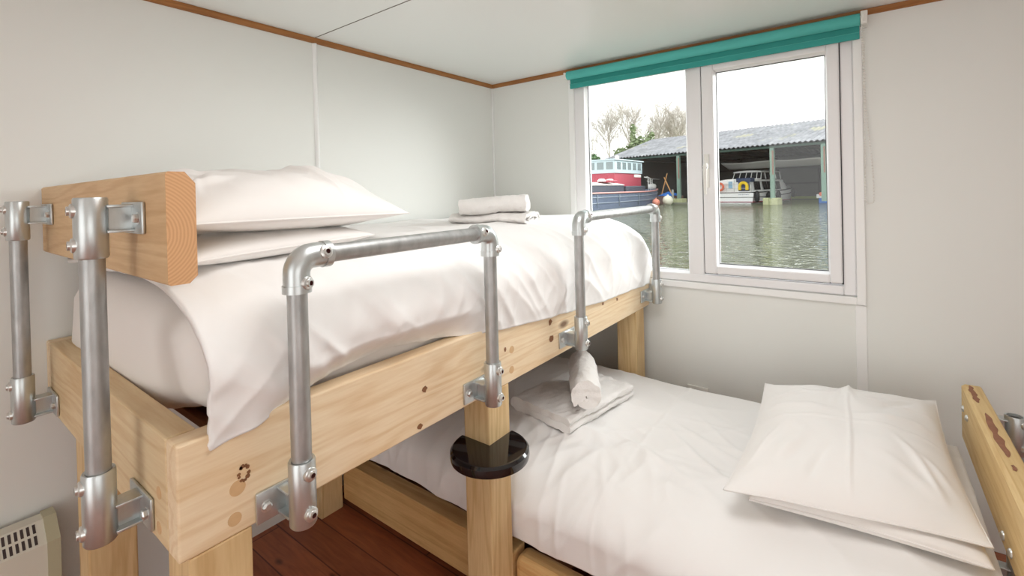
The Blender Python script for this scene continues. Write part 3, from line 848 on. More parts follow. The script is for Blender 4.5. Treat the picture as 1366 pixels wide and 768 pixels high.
# ------------------------------------------------------------------- heater & wall strip
ht = thing('panel_heater', (.05, -2.4, .05), 'cream wall panel heater with slotted top, low on left wall by bed', 'heater')
b = nb()
hx = .105
prism(b, [(.012, .12), (hx, .12), (hx, .395), (.052, .441), (.012, .441)], 'Y', -2.75, -2.125)
link('body', b, M_cream, ht)
b = nb(); prism(b, [(.010, .10), (hx+.003, .10), (hx+.003, .36), (hx+.004, .398), (.055, .446), (.010, .446)], 'Y', -2.125, -2.098); o = link('end_cap', b, M_beige, ht); o['label'] = 'beige end cap'
b = nb()
sl = Vector((.052-hx, 0, .441-.395)); sn = Vector((-sl.z, 0, sl.x)); sn = -sn if sn.z < 0 else sn; sn.normalize(); sld = sl.normalized(); ln = sl.length
for row in (0, 1):
    for i in range(34):
        y = -2.145-i*.0118
        c = Vector((hx, y, .395))+sl*(.28+.46*row)
        M = Matrix(((sld.x, 0, sn.x, c.x), (0, 1, 0, c.y), (sld.z, 0, sn.z, c.z), (0, 0, 0, 1)))
        box(b, -.0125, .0125, -.0030, .0030, -.003, .0005, M=M)
link('grille_slots', b, M_slot, ht)
b = nb(); box(b, -.022, .012, -2.7, -2.2, .15, .4); link('back_bracket', b, M_cream, ht)
b = nb(); box(b, 1.192, 1.290, -.012, .001, .345, .362, .002)
o = link('cable_cover', b, M_plastic, base=(1.24, 0, .35)); prop(o, 'short white plastic cable cover low on the window wall behind the low bed', 'cable cover')

# ------------------------------------------------------------------- outside
WZ = -.05
def water_mat():
    m = bpy.data.materials.new('harbour_water'); m.use_nodes = True
    nt = m.node_tree; N = nt.nodes; Lk = nt.links; b = N['Principled BSDF']
    b.inputs['Base Color'].default_value = srgb(88, 92, 66); b.inputs['Roughness'].default_value = .05; b.inputs['IOR'].default_value = 1.33
    tc = N.new('ShaderNodeTexCoord'); mp = N.new('ShaderNodeMapping'); mp.inputs['Scale'].default_value = (1.0, 1.5, 1); mp.inputs['Rotation'].default_value = (0, 0, .5)
    Lk.new(tc.outputs['Object'], mp.inputs['Vector'])
    n = N.new('ShaderNodeTexNoise'); n.inputs['Scale'].default_value = 2.6; n.inputs['Detail'].default_value = 3; n.inputs['Distortion'].default_value = 1.0
    Lk.new(mp.outputs['Vector'], n.inputs['Vector'])
    bp = N.new('ShaderNodeBump'); bp.inputs['Strength'].default_value = 1.; bp.inputs['Distance'].default_value = .42
    Lk.new(n.outputs['Fac'], bp.inputs['Height']); Lk.new(bp.outputs['Normal'], b.inputs['Normal'])
    return m
bm = nb(); box(bm, -70, 45, .3, 56, WZ-1, WZ); o = structure('harbour_water', bm, water_mat(), label='rippled green harbour water outside the window')
M_bank = mat('grass_bank', srgb(120, 128, 84), .9, vary=(2, .3))
bm = nb(); box(bm, -110, 60, 56, 140, WZ-1, .5); o = structure('quay_bank', bm, M_bank, label='grassy bank behind the boat shed')

# boat shed in its own frame: s to the left along the eave, n away from us
SH0 = Vector((-3.71, 37.93, 0)); SE = Vector((-.9715, .2367, 0)); SN = Vector((.2367, .9715, 0))
def S(s, n, z): return SH0+SE*s+SN*n+Vector((0, 0, z))
M_roof = bpy.data.materials.new('corrugated_roof'); M_roof.use_nodes = True
def _roof():
    nt = M_roof.node_tree; N = nt.nodes; Lk = nt.links; b = N['Principled BSDF']; b.inputs['Roughness'].default_value = .8
    tc = N.new('ShaderNodeTexCoord'); n = N.new('ShaderNodeTexNoise'); n.inputs['Scale'].default_value = 1.5; n.inputs['Detail'].default_value = 6
    Lk.new(tc.outputs['Object'], n.inputs['Vector'])
    cr = N.new('ShaderNodeValToRGB'); cr.color_ramp.elements[0].position = .3; cr.color_ramp.elements[0].color = srgb(104, 104, 107); cr.color_ramp.elements[1].position = .75; cr.color_ramp.elements[1].color = srgb(146, 146, 149)
    Lk.new(n.outputs['Fac'], cr.inputs['Fac'])
    n2 = N.new('ShaderNodeTexNoise'); n2.inputs['Scale'].default_value = .35; n2.inputs['Detail'].default_value = 3
    Lk.new(tc.outputs['Object'], n2.inputs['Vector'])
    mr = N.new('ShaderNodeMapRange'); mr.inputs['From Min'].default_value = .62; mr.inputs['From Max'].default_value = .68; mr.inputs['To Max'].default_value = .6
    Lk.new(n2.outputs['Fac'], mr.inputs['Value'])
    mx = N.new('ShaderNodeMix'); mx.data_type = 'RGBA'; mx.inputs['B'].default_value = srgb(160, 156, 124)
    Lk.new(mr.outputs['Result'], mx.inputs['Factor']); Lk.new(cr.outputs['Color'], mx.inputs['A']); Lk.new(mx.outputs['Result'], b.inputs['Base Color'])
_roof()
M_shedwall = mat('weathered_cladding', srgb(88, 86, 82), .9, vary=(3, .3))
M_steel = mat('green_painted_steel', srgb(116, 142, 128), .7, vary=(1.5, .3))
M_dark = mat('dark_timber', srgb(58, 54, 50), .9)
M_conc = mat('mossy_concrete', srgb(176, 178, 138), .9, vary=(6, .25))
M_algae = mat('green_algae', srgb(158, 172, 92), .9, vary=(5, .3))
shed = thing('boat_shed', S(4, 8, 0), 'open-fronted boat shed with grey corrugated roof on green posts, across the water', 'boat shed')
EZ, RZ = 4.50, 6.86
b = nb()
def roof_side(n0, z0, n1, z1):
    ns = 340
    s0, s1 = -9., 15.7
    for off in (0., -.06):
        rows = []
        for i in range(ns+1):
            s = s0+(s1-s0)*i/ns; c = .05*math.sin(i*PI/2.5)
            rows.append([b.verts.new(S(s, n0+(n1-n0)*k/6, z0+(z1-z0)*k/6+c+off-(.05 if k in (2, 4) else 0)*0)) for k in range(7)])
        for A, B in zip(rows[:-1], rows[1:]):
            for k in range(6): b.faces.new((A[k], B[k], B[k+1], A[k+1]))
roof_side(-.3, EZ-.05, 8, RZ); roof_side(16.3, EZ-.05, 8, RZ)
link('roof', b, M_roof, shed)
MS = Matrix(((SE.x, SN.x, 0, SH0.x), (SE.y, SN.y, 0, SH0.y), (0, 0, 1, 0), (0, 0, 0, 1)))
b = nb(); box(b, -9, 15.4, 16, 16.15, WZ-.3, EZ, M=MS); link('back_wall', b, M_shedwall, shed)
b = nb(); prism(b, [(0.1, WZ-.3), (16, WZ-.3), (16, EZ-.15), (8, RZ-.2), (.1, EZ-.15)], 'X', 15.2, 15.35); bmesh.ops.transform(b, matrix=MS, verts=b.verts); link('end_wall', b, M_shedwall, shed)
b = nb(); prism(b, [(6, WZ-.3), (16, WZ-.3), (16, EZ-.15), (8, RZ-.2), (6, EZ+1.5)], 'X', -9.1, -9); bmesh.ops.transform(b, matrix=MS, verts=b.verts); link('end_wall', b, M_shedwall, shed)
b = nb(); box(b, -9, 15.4, -.05, .15, EZ-.32, EZ-.14, M=MS); link('eave_beam', b, mat('dark_green_steel', srgb(70, 92, 84), .8), shed)
b = nb(); box(b, -9, 15.3, 15.86, 15.98, WZ+.02, WZ+.3, M=MS); link('algae_line', b, M_algae, shed)
b = nb()
for z in (1.5, 3.1): box(b, -9, 15.3, 15.85, 15.99, z, z+.15, M=MS)
for s in (13.6, 9.7, 5.8, 1.9, -2., -6): 
    box(b, s-.1, s+.1, .2, 15.8, EZ-.35, EZ-.15, M=MS); box(b, s-.12, s+.12, 15.75, 15.98, WZ, EZ, M=MS)
link('truss', b, M_dark, shed)
for s in (0., 7.73, -3.36, 14.6):
    b = nb(); box(b, s-.14, s+.14, -.08, .14, WZ+.25, EZ-.3, M=MS); p = link('post', b, M_steel, shed)
    b = nb(); box(b, s-.13, s-.02, -.09, -.075, 2.2, EZ-.5, M=MS); q_ = link('rust_streak', b, mat('rust_streak', srgb(140, 104, 92), .9), p)
    if s in (0., 7.73):
        b = nb()
        for ds in (-.5, .12): box(b, s+ds, s+ds+.42, -.45, .4, WZ-.4, WZ+.5, .03, M=MS)
        box(b, s-.1, s+.1, -.4, .35, WZ-.4, WZ+.42, M=MS); link('footing', b, M_conc, p)
# diagonal braces inside
b = nb()
for s0_, s1_ in ((8., 11.5), (12.6, 9.8)):
    pa = S(s0_, 10, .6); pb_ = S(s1_, 10.2, 4.2); tube(b, pa, pb_, .10, n=8)
link('brace', b, M_dark, shed)
# white boat cover slung up under the roof
cov = nb()
def cover(u, v):
    s = -1.5+u*8.; n = 5.2+v*1.6; sagg = .10*math.sin(u*PI*2.)**2
    return S(s, n, 3.55-.55*v+.0-sagg*(1-v)*.6)
grid(cov, 40, 8, cover)
o = link('boat_cover', cov, mat('white_canvas', srgb(226, 226, 222), .8), base=tuple(S(2.5, 6, 3.2))); md = o.modifiers.new('t', 'SOLIDIFY'); md.thickness = .05
prop(o, 'white canvas boat cover slung under the shed roof above the white cruiser', 'boat cover')

# ---- white cabin cruiser
M_gel = mat('white_gelcoat', srgb(249, 249, 247), .3)
M_navy = mat('navy_canvas', srgb(62, 74, 104), .8)
M_tint = mat('tinted_glass', srgb(40, 44, 48), .1)
M_bluegl = mat('blue_glass', srgb(150, 190, 214), .1)
M_rub = mat('black_rubber', srgb(26, 27, 30), .7)
M_redline = mat('red_bootline', srgb(150, 60, 74), .6)
M_orange = mat('orange_ring', srgb(236, 120, 92), .6)
M_yellow = mat('yellow_foam', srgb(246, 208, 40), .6)
ST = Vector((-7.05, 41.04, WZ)); HD = Vector((2.85, 10.96, 0)).normalized(); LT = Vector((HD.y, -HD.x, 0))
def B3(x, y, z): return ST+HD*x+LT*y+Vector((0, 0, z))
MB = Matrix(((HD.x, LT.x, 0, ST.x), (HD.y, LT.y, 0, ST.y), (0, 0, 1, ST.z), (0, 0, 0, 1)))
cru = thing('cabin_cruiser', tuple(B3(5, 0, 0)), 'white cabin cruiser with a row of dark windows, moored in the boat shed', 'boat')
def hw(x): return 1.62*(1-max(0, (x-5.5)/5.6)**2.2) if x < 11.1 else 0
def sheer(x): return .93+.45*(x/11)**2
b = nb(); rows = []
for i in range(41):
    x = 11.0*i/40; w = max(.03, hw(x)); sz = sheer(x)
    ring = [(-w, sz), (-w*.99, sz*.6), (-w*.94, .1), (-w*.6, -.35), (0, -.5), (w*.6, -.35), (w*.94, .1), (w*.99, sz*.6), (w, sz)]
    rows.append([b.verts.new(B3(x, p, z)) for p, z in ring])
for A, B in zip(rows[:-1], rows[1:]):
    for k in range(8): b.faces.new((A[k], A[k+1], B[k+1], B[k])).smooth = True
    b.faces.new((A[8], A[0], B[0], B[8]))
b.faces.new(rows[0]); b.faces.new(rows[-1][::-1])
hull = link('hull', b, M_gel, cru, smooth=True, angle=40)
b = nb()
for zoff, r in ((-.02, .045), (-.42, .03)):
    for sgn in (-1, 1): sweep(b, [B3(11*i/30, sgn*(max(.03, hw(11*i/30))+.02), sheer(11*i/30)+zoff+(0 if zoff > -.1 else .0)) for i in range(31)], r, 6)
    sweep(b, [B3(-.02, -1.62+3.24*i/6, .93+zoff) for i in range(7)], r*.7, 6)
link('rubbing_strake', b, M_rub, hull)
b = nb()
for sgn in (-1, 1): sweep(b, [B3(11*i/30, sgn*(max(.03, hw(11*i/30))*.95+.01), .12) for i in range(31)], .05, 6)
sweep(b, [B3(-.01, -1.5+3*i/6, .12) for i in range(7)], .04, 6)
link('waterline_stripe', b, M_redline, hull)
# cabins
b = nb()
def cabin(b, x0, x1, w0, w1, z0, z1, rake0, rake1, cam=.1, mi=0):
    secs = []
    for x, w in ((x0, w0), (x1, w1)):
        rk = rake0 if x == x0 else -rake1
        secs.append([(x, -w, z0), (x+rk, -w*.9, z1-cam), (x+rk, -w*.5, z1-.02), (x+rk, 0, z1), (x+rk, w*.5, z1-.02), (x+rk, w*.9, z1-cam), (x, w, z0)])
    A = [b.verts.new(B3(*p)) for p in secs[0]]; B = [b.verts.new(B3(*p)) for p in secs[1]]
    for k in range(6): b.faces.new((A[k], A[k+1], B[k+1], B[k])).material_index = mi
    b.faces.new((A[6], A[0], B[0], B[6])).material_index = mi; b.faces.new(A[::-1]).material_index = mi; b.faces.new(B).material_index = mi
cabin(b, .05, 7.6, 1.42, 1.30, .85, 2.06, .08, .8)
cabin(b, 7., 9.6, 1.15, .55, 1.0, 1.75, .1, .6)
link('cabin', b, M_gel, cru)
# wheelhouse: roof on frames with dark glass
b = nb(); cabin(b, 2.3, 6.9, 1.25, 1.12, 2.0, 2.66, .35, .5, .06); link('wheelhouse_glass', b, M_tint, cru)
b = nb(); cabin(b, 2.45, 6.5, 1.27, 1.15, 2.62, 2.80, .05, .1, .08); link('wheelhouse_roof', b, M_gel, cru)
def wbar(p0, p1, r):
    b = nb(); tube(b, p0, p1, r, n=6); link('window_bar', b, M_gel, cru)
for y in (-1.15, -.62, -.1, .35, .8, 1.15): wbar(B3(2.3, y*1.06, 2.02), B3(2.62, y, 2.66), .035)
for x in (3.2, 4.2, 5.2, 6.2):
    wbar(B3(x, 1.26, 2.02), B3(x, 1.14, 2.66), .04); wbar(B3(x, -1.26, 2.02), B3(x, -1.14, 2.66), .04)
wbar(B3(2.3, -1.25, 2.04), B3(2.3, 1.25, 2.04), .05)
# side windows
for x0, x1 in ((.7, 1.75), (2.2, 2.95), (3.05, 3.8), (3.9, 4.65), (4.75, 5.6)):
    b = nb(); sl_ = .15 if x0 > 2 else 0
    q = []
    for d in (-.0, .03):
        q.append([b.verts.new(B3(x, y+d, z)) for x, y, z in ((x0+sl_, 1.425, 1.12), (x1+sl_, 1.415, 1.12), (x1, 1.34, 1.82), (x0, 1.35, 1.82))])
    for k in range(4): b.faces.new((q[0][k], q[0][(k+1) % 4], q[1][(k+1) % 4], q[1][k]))
    b.faces.new(q[0][::-1]); b.faces.new(q[1]); link('side_window', b, M_tint, cru)
# stern details
b = nb(); box(b, -.02, .12, -.5, .02, 1.05, 1.92, .02, M=MB); dr = link('stern_door', b, M_gel, cru)
b = nb(); box(b, -.045, .0, -.42, -.08, 1.25, 1.85, M=MB); link('door_window', b, M_bluegl, dr)
b = nb(); box(b, -.06, .7, .22, 1.45, 1.78, 2.12, .06, M=MB); o = link('cover', b, M_navy, cru); o['label'] = 'navy blue canvas cover'
b = nb(); box(b, -.03, .04, .42, 1.3, 1.04, 1.82, M=MB); o = link('cover', b, M_navy, cru); o['label'] = 'navy blue canvas dodger'
def ringpts(cx, cz, r, a0, a1, n=24): return [B3(-.1, cx+r*math.cos(a0+(a1-a0)*i/n), cz+r*math.sin(a0+(a1-a0)*i/n)) for i in range(n+1)]
b = nb(); sweep(b, [B3(-.1, .86-.30, 1.12)]+ringpts(.86, 1.42, .30, PI, 0)+[B3(-.1, .86+.30, 1.12)], .13, 10); o = link('horseshoe_buoy', b, M_yellow, cru, smooth=True, angle=60); o['label'] = 'yellow horseshoe lifebuoy'
b = nb(); sweep(b, ringpts(-1.15, 1.42, .30, 0, 2*PI), .085, 10, cap=False); o = link('lifebuoy', b, M_orange, cru, smooth=True); o['label'] = 'orange ring lifebuoy'
b = nb()
for z in (1.25, 1.62): sweep(b, [B3(-.16, -1.55, z), B3(-.16, 0, z+.02), B3(-.16, 1.55, z)], .016, 5)
for y in (-1.5, -.55, .1, 1.5): tube(b, B3(-.14, y, .9), B3(-.14, y, 1.66), .018, n=5)
link('stern_rail', b, M_zinc, cru)
b = nb()
for k in range(9): box(b, -.03, -.012, .42+k*.1, .42+k*.1+.055, .70+.01*(k % 3), .76+.015*(k % 2), M=MB)
link('name_marking', b, mat('faint_grey_marking', srgb(168, 172, 182), .6), hull)
for x, zc in ((.15, .55), (2.3, .45), (4.2, .5), (8.4, .75)):
    b = nb(); lathe(b, B3(x, hw(x)+.22, zc-.45), (0, 0, 1), [(0, 0), (.12, .05), (.19, .2), (.19, .7), (.12, .86), (.04, .92), (0, .93)], 14); tube(b, B3(x, hw(x)+.18, zc+.45), B3(x, hw(x)+.02, sheer(x)), .015, n=5)
    o = link('fender', b, M_rub, cru, smooth=True, angle=50); o['label'] = 'black hanging fender'

# ---- barge
M_hullb = mat('navy_barge_hull', srgb(96, 108, 130), .55, vary=(1.2, .35))
M_coam = mat('dark_coaming', srgb(66, 70, 82), .6, vary=(1.5, .2))
M_redb = mat('red_house', srgb(172, 66, 82), .55, vary=(.8, .12))
M_blueb = mat('pale_blue_wheelhouse', srgb(188, 206, 212), .5)
M_pink = mat('pink_rail', srgb(226, 160, 152), .6)
M_wcov = mat('white_hatch_cover', srgb(238, 232, 226), .7)
M_winb = mat('barge_window', srgb(128, 140, 142), .12)
bar = thing('barge', (-15, 32, WZ), 'old dark-hulled barge with red deckhouse and pale blue wheelhouse, left of the boat shed', 'barge')
b = nb(); rows = []
def bw(y): return 2.0*(1-max(0., (y-36.5)/7.6)**2.4)
for i in range(50):
    y = 12+32.0*i/49; w = max(.06, bw(y)); sz = 1.15+.22*sm(36, 44, y)
    ring = [(-w, sz), (-w*.98, .5), (-w*.92, WZ-.3), (w*.92, WZ-.3), (w*.98, .5), (w, sz)]
    yy = y+(.0 if i < 49 else 0)
    rows.append([b.verts.new((-15+p, y-(.8*sm(40, 44, y) if z < 0 else (.3*sm(40, 44, y) if z < .6 else 0)), z)) for p, z in ring])
for A, B in zip(rows[:-1], rows[1:]):
    for k in range(5): b.faces.new((A[k], A[k+1], B[k+1], B[k]))
    b.faces.new((A[5], A[0], B[0], B[5]))
b.faces.new(rows[0]); b.faces.new(rows[-1][::-1])
hb_ = link('hull', b, M_hullb, bar, smooth=True, angle=30)
b = nb(); sweep(b, [(-15+bw(12+32*i/60)+.03, 12+32*i/60, 1.13+.22*sm(36, 44, 12+32*i/60)) for i in range(61)], .06, 6); link('rubbing_rail', b, M_pink, hb_)
b = nb()
for z in (.82, .42): sweep(b, [(-15+bw(12+32*i/60)*(.99 if z > .5 else .975)+.01, 12+32*i/60, z+.2*sm(36, 44, 12+32*i/60)) for i in range(58)], .03, 6)
for y in (27.5, 31.2, 35.): tube(b, (-13+.0, y, .1), (-12.97, y, 1.0), .03, n=5)
link('hull_rib', b, mat('scuffed_rib', srgb(150, 160, 172), .6), hb_)
b = nb(); box(b, -16.6, -13.35, 14, 32.9, 1.1, 1.72, .03); link('hatch_coaming', b, M_coam, bar)
b = nb()
def hatch(u, v):
    x = -16.7+3.4*u; return Vector((x, 14+18.9*v, 1.72+.24*math.sin(PI*u)+.01))
grid(b, 16, 20, hatch); o = link('hatch_cover', b, M_wcov, bar, smooth=True); md = o.modifiers.new('t', 'SOLIDIFY'); md.thickness = .06; o['label'] = 'white hatch cover'
b = nb(); box(b, -14.3, -13.3, 30.2, 31.6, 1.9, 2.08, .05); o = link('deck_box', b, M_redb, bar)
b = nb()
for y in (30.1, 31.5): lathe(b, (-13.9, y, 1.98), (0, 0, 1), [(.32, 0), (.34, .08), (.2, .2), (0, .22)], 14)
link('deck_vent', b, M_wcov, bar, smooth=True)
b = nb(); box(b, -13.75, -13.25, 33.1, 37.2, 1.1, 1.62, .05); link('bulwark', b, M_coam, bar)
b = nb(); box(b, -17.1, -13.9, 32.4, 37.9, 1.1, 2.72, .02); dh = link('deckhouse', b, M_redb, bar); dh['label'] = 'dark red deckhouse'
b = nb(); box(b, -17.18, -13.82, 32.3, 38.0, 2.68, 3.70, .02); wh = link('wheelhouse', b, M_blueb, bar); wh['label'] = 'pale blue wheelhouse with a row of windows'
b = nb(); box(b, -17.3, -13.7, 32.2, 38.12, 3.70, 3.80, .02); link('wheelhouse_roof', b, M_blueb, wh)
for k in range(5):
    y = 32.75+k*1.06; b = nb(); box(b, -13.84, -13.805, y, y+.68, 2.98, 3.56); link('window', b, M_winb, wh)
for k in range(4):
    x = -16.95+k*.8; b = nb(); box(b, x, x+.58, 32.285, 32.31, 2.98, 3.56); link('window', b, M_winb, wh)
b = nb(); box(b, -13.9, -13.86, 36.3, 37.8, 2.38, 2.62); link('name_board', b, M_wcov, dh)
b = nb(); lathe(b, (-14.2, 33.6, 3.78), (0, 0, 1), [(.12, 0), (.16, .12), (.14, .3), (0, .38)], 12); link('horn', b, M_wcov, wh)
b = nb()
for y, x in ((38.8, -13.6), (40.1, -13.9), (41.4, -14.2)): tube(b, (x, y, 1.2), (x, y, 2.3), .035, n=6)
tube(b, (-13.5, 38.2, 2.45), (-14.2, 41.6, 2.25), .03, n=6); tube(b, (-13.5, 38.2, 2.05), (-14.2, 41.6, 1.9), .02, n=6)
sweep(b, [(-13.6, 37.95, 2.4), (-14.2, 41.5, 2.3), (-14.6, 44.5, 2.28)], .04, 6)
link('bow_rail', b, M_plastic, bar)
b = nb(); lathe(b, (-14.35, 41.8, 1.3), (0, 0, 1), [(.1, 0), (.34, .1), (.4, .32), (.3, .5), (0, .58)], 14); link('anchor_winch', b, M_plastic, bar, smooth=True)

# ---- small craft and gear between barge and shed
M_brown = mat('brown_boat', srgb(136, 104, 92), .8, vary=(2, .2))
pont = nb(); 
cb_ = S(9.62, 1.4, WZ); ax = SE.copy(); ay = SN.copy()
MP = Matrix(((ax.x, ay.x, 0, cb_.x), (ax.y, ay.y, 0, cb_.y), (0, 0, 1, cb_.z), (0, 0, 0, 1)))
prism(pont, [(-.74, .72), (.70, .72), (.6, -.3), (-.6, -.3)], 'Y', -.85, 1.3); bmesh.ops.transform(pont, matrix=MP, verts=pont.verts)
wb = link('wooden_workboat', pont, M_brown, base=tuple(cb_)); prop(wb, 'small brown wooden workboat moored by the barge bow', 'boat')
b = nb()
def tarp(u, v):
    x = -.70+1.38*u; y = -.8+1.9*v
    z = .76+.42*math.sin(PI*u)**.7*math.sin(PI*v)**.6*(.8+.35*nz(u*5, v*5))-.02
    return MP @ Vector((x, y, max(.735, z)))
grid(b, 24, 24, tarp); o = link('tarpaulin', b, mat('blue_tarp', srgb(44, 126, 226), .5), base=tuple(cb_), smooth=True)
md = o.modifiers.new('t', 'SOLIDIFY'); md.thickness = .02
prop(o, 'bright blue tarpaulin heaped on the brown workboat', 'tarpaulin')
trs = thing('trestle', tuple(S(9., .9, .6)), 'two crossed orange wooden poles standing behind the blue tarpaulin', 'trestle')
M_pole = mat('orange_pole', srgb(206, 152, 96), .7)
def ray_pt(a): return a
for p0, p1 in ((S(10.3, 1.3, .72), S(9.72, 1.4, 2.75)), (S(10.1, 1.5, 2.4), S(9.0, 1.0, .72))):
    b = nb(); tube(b, p0, p1, .06, .05, 8); link('pole', b, M_pole, trs, smooth=True, angle=40)
def buoy(name, c, r, m, label):
    b = nb(); lathe(b, (c[0], c[1], c[2]-r), (0, 0, 1), [(0, 0)]+[(r*math.sin(PI*k/12), r-r*math.cos(PI*k/12)) for k in range(1, 12)]+[(0, 2*r)], 20)
    lathe(b, (c[0], c[1], c[2]+r*.98), (0, 0, 1), [(r*.16, 0), (r*.16, .08), (0, .09)], 10)
    o = link(name, b, m, base=c, smooth=True); return prop(o, label, 'buoy')
buoy('mooring_buoy', (-11.84, 38.67, WZ+.36), .44, mat('cream_buoy', srgb(232, 228, 206), .6), 'round cream mooring buoy floating beside the brown workboat')
buoy('mooring_buoy', (-12.66, 38.04, WZ+.22), .32, mat('orange_buoy', srgb(238, 150, 126), .6), 'small orange mooring buoy in front of the barge bow')
# white dinghy behind the left shed post
dg = thing('dinghy', tuple(S(7.3, 3.8, WZ)), 'small white dinghy behind the left green post of the boat shed', 'boat')
b = nb(); rows = []
for i in range(17):
    t = i/16; w = .75*(1-max(0, (t-.45)/.56)**2.2)+.01; sz = .85+.25*t*t
    rows.append([b.verts.new(S(8.6-2.5*t, 3.8+y, WZ+z)) for y, z in ((-w, sz), (-w*.8, .2), (0, -.1), (w*.8, .2), (w, sz), (w*.85, sz-.04), (0, .35), (-w*.85, sz-.04))])
for A, B in zip(rows[:-1], rows[1:]):
    for k in range(8): b.faces.new((A[k], A[(k+1) % 8], B[(k+1) % 8], B[k]))
b.faces.new(rows[0]); b.faces.new(rows[-1][::-1])
link('hull', b, M_gel, dg, smooth=True, angle=40)
b = nb(); tube(b, S(6.6, 3.8, .7), S(6.6, 3.8, 1.75), .05, n=6); tube(b, S(6.6, 3.8, 1.7), S(7.5, 3.8, 1.5), .03, n=6); link('frame_rail', b, M_plastic, dg)
mp_ = nb(); tube(mp_, S(8.15, -.3, WZ-.4), S(8.15, -.3, 1.25), .1, n=10); o = link('mooring_post', mp_, mat('grey_post', srgb(150, 152, 150), .8), base=tuple(S(8.15, -.3, 0)), smooth=True, angle=40); prop(o, 'short grey mooring post left of the left green shed post', 'post')
b = nb(); box(b, 5.6, 8.0, -.6, .6, WZ-.2, WZ+.16, .03, M=MS); o = link('pontoon', b, mat('grey_pontoon', srgb(120, 120, 104), .9, vary=(3, .2)), base=tuple(S(6.8, 0, WZ))); prop(o, 'low grey pontoon around the foot of the left green shed post', 'pontoon')
# blue and orange boat at right
bb = thing('motor_boat', (-.6, 41.5, WZ), 'small blue and white motor boat with orange top at right edge of window view', 'boat')
def smallboat(x0, x1, yc, w, z0, z1, m, name):
    b = nb(); rows = []
    for i in range(13):
        t = i/12; ww = w*(1-max(0, (.55-t)/.56)**2)+.01
        rows.append([b.verts.new((x0+(x1-x0)*t, yc+y, z)) for y, z in ((-ww, z1+.12*(1-t)), (-ww*.9, z0), (ww*.9, z0), (ww, z1+.12*(1-t)))])
    for A, B in zip(rows[:-1], rows[1:]):
        for k in range(4): b.faces.new((A[k], A[(k+1) % 4], B[(k+1) % 4], B[k]))
    b.faces.new(rows[0]); b.faces.new(rows[-1][::-1])
    return link(name, b, m, bb, smooth=True, angle=40)
smallboat(-1.05, 3., 41.4, .9, WZ-.1, WZ+.38, mat('blue_hull', srgb(52, 116, 196), .4), 'hull')
smallboat(-1.2, 3., 41.4, .95, WZ+.38, WZ+.55, M_gel, 'gunwale')
b = nb(); box(b, -1.0, 1.6, 40.8, 41.9, WZ+.55, WZ+.82, .08); o = link('canopy', b, M_orange, bb); o['label'] = 'orange canopy'
b = nb(); box(b, -.55, -.1, 41., 41.7, WZ+.85, WZ+1.1, .04); link('windscreen', b, M_gel, bb)

# ---- trees
M_twig = mat('bare_twig', srgb(196, 188, 180), .9)
M_trunk = mat('grey_bark', srgb(150, 140, 126), .9)
M_ivy = mat('ivy_leaf', srgb(134, 148, 110), .8, vary=(1.5, .35))
M_bush = mat('bush_leaf', srgb(96, 124, 84), .8, vary=(2, .35))
rnd = random.Random(11)
def branch(bm, p, d, ln, r, depth, spread=.5):
    steps = 3; q = p; dd = d
    for i in range(steps):
        nd = (dd+Vector((rnd.uniform(-.18, .18), rnd.uniform(-.18, .18), rnd.uniform(-.05, .15)))).normalized()
        e = q+nd*ln/steps; tube(bm, q, e, r*(1-.25*i/steps), r*(1-.25*(i+1)/steps), 3 if depth < 3 else 5, False)
        if depth > 0:
            for _ in range(1 if i < 2 else 2+(depth > 2)):
                a = rnd.uniform(0, 2*PI); x, y, _d = frame_axes(nd)
                sd = (nd+(x*math.cos(a)+y*math.sin(a))*rnd.uniform(.35, .8)).normalized()
                branch(bm, e, sd, ln*rnd.uniform(.58, .8), r*.6, depth-1, spread)
        q = e; dd = nd
def baretree(name, x, y, h, label, group=None, depth=4):
    t = thing(name, (x, y, .5), label, 'tree', group)
    b = nb(); tube(b, (x, y, .3), (x, y, h*.3), .24, .17, 8); link('trunk', b, M_trunk, t, smooth=True, angle=60)
    b = nb(); branch(b, Vector((x, y, h*.26)), Vector((0, 0, 1)), h*.36, .16, depth); link('branches', b, M_twig, t)
    return t
def leafball(bm, c, rx, rz, n, ls=.28):
    for _ in range(n):
        while True:
            v = Vector((rnd.uniform(-1, 1), rnd.uniform(-1, 1), rnd.uniform(-1, 1)))
            if .25 < v.length < 1: break
        v = v*(.75+.3*nz(v.x*3, v.y*3, v.z*3+c[0]))
        p = Vector(c)+Vector((v.x*rx, v.y*rx, v.z*rz))
        d = Vector((rnd.uniform(-1, 1), rnd.uniform(-1, 1), rnd.uniform(-1, 1))).normalized(); x, y, _ = frame_axes(d); s = ls*rnd.uniform(.6, 1.3)
        bm.faces.new([bm.verts.new(p+x*s), bm.verts.new(p+y*s*.7+d*s*.2), bm.verts.new(p-x*s), bm.verts.new(p-y*s*.7+d*s*.2)])
def at(px, d):
    k = (px-677.4)/630; return (1.909+(-.605+.796*k)*d, -2.373+(.796+.605*k)*d)
for i, (px, d, h, lab) in enumerate(((789, 80, 12.2, 'bare tree farthest left in the window view, behind the wheelhouse'), (812, 84, 13.4, 'bare tree just left of the ivy-covered tree, behind the barge'),
        (850, 82, 14.6, 'tall bare tree with fine twigs rising directly behind the ivy-covered tree'), (871, 86, 14.8, 'bare tree right of the ivy-covered tree, over the shed gable'), (893, 84, 13.6, 'bare tree beside the mullion, second from the right above the shed roof'), (909, 88, 12.8, 'bare tree tucked against the middle window mullion above the shed roof'))):
    x, y = at(px, d); baretree('bare_tree', x, y, h, lab, 'bare trees behind the boat shed', 5)
x, y = at(855, 76)
t = thing('ivy_tree', (x, y, .5), 'green ivy-covered tree rising behind the left end of the shed roof', 'tree')
b = nb(); tube(b, (x, y, .3), (x, y, 8), .3, .2, 8); link('trunk', b, M_trunk, t)
b = nb()
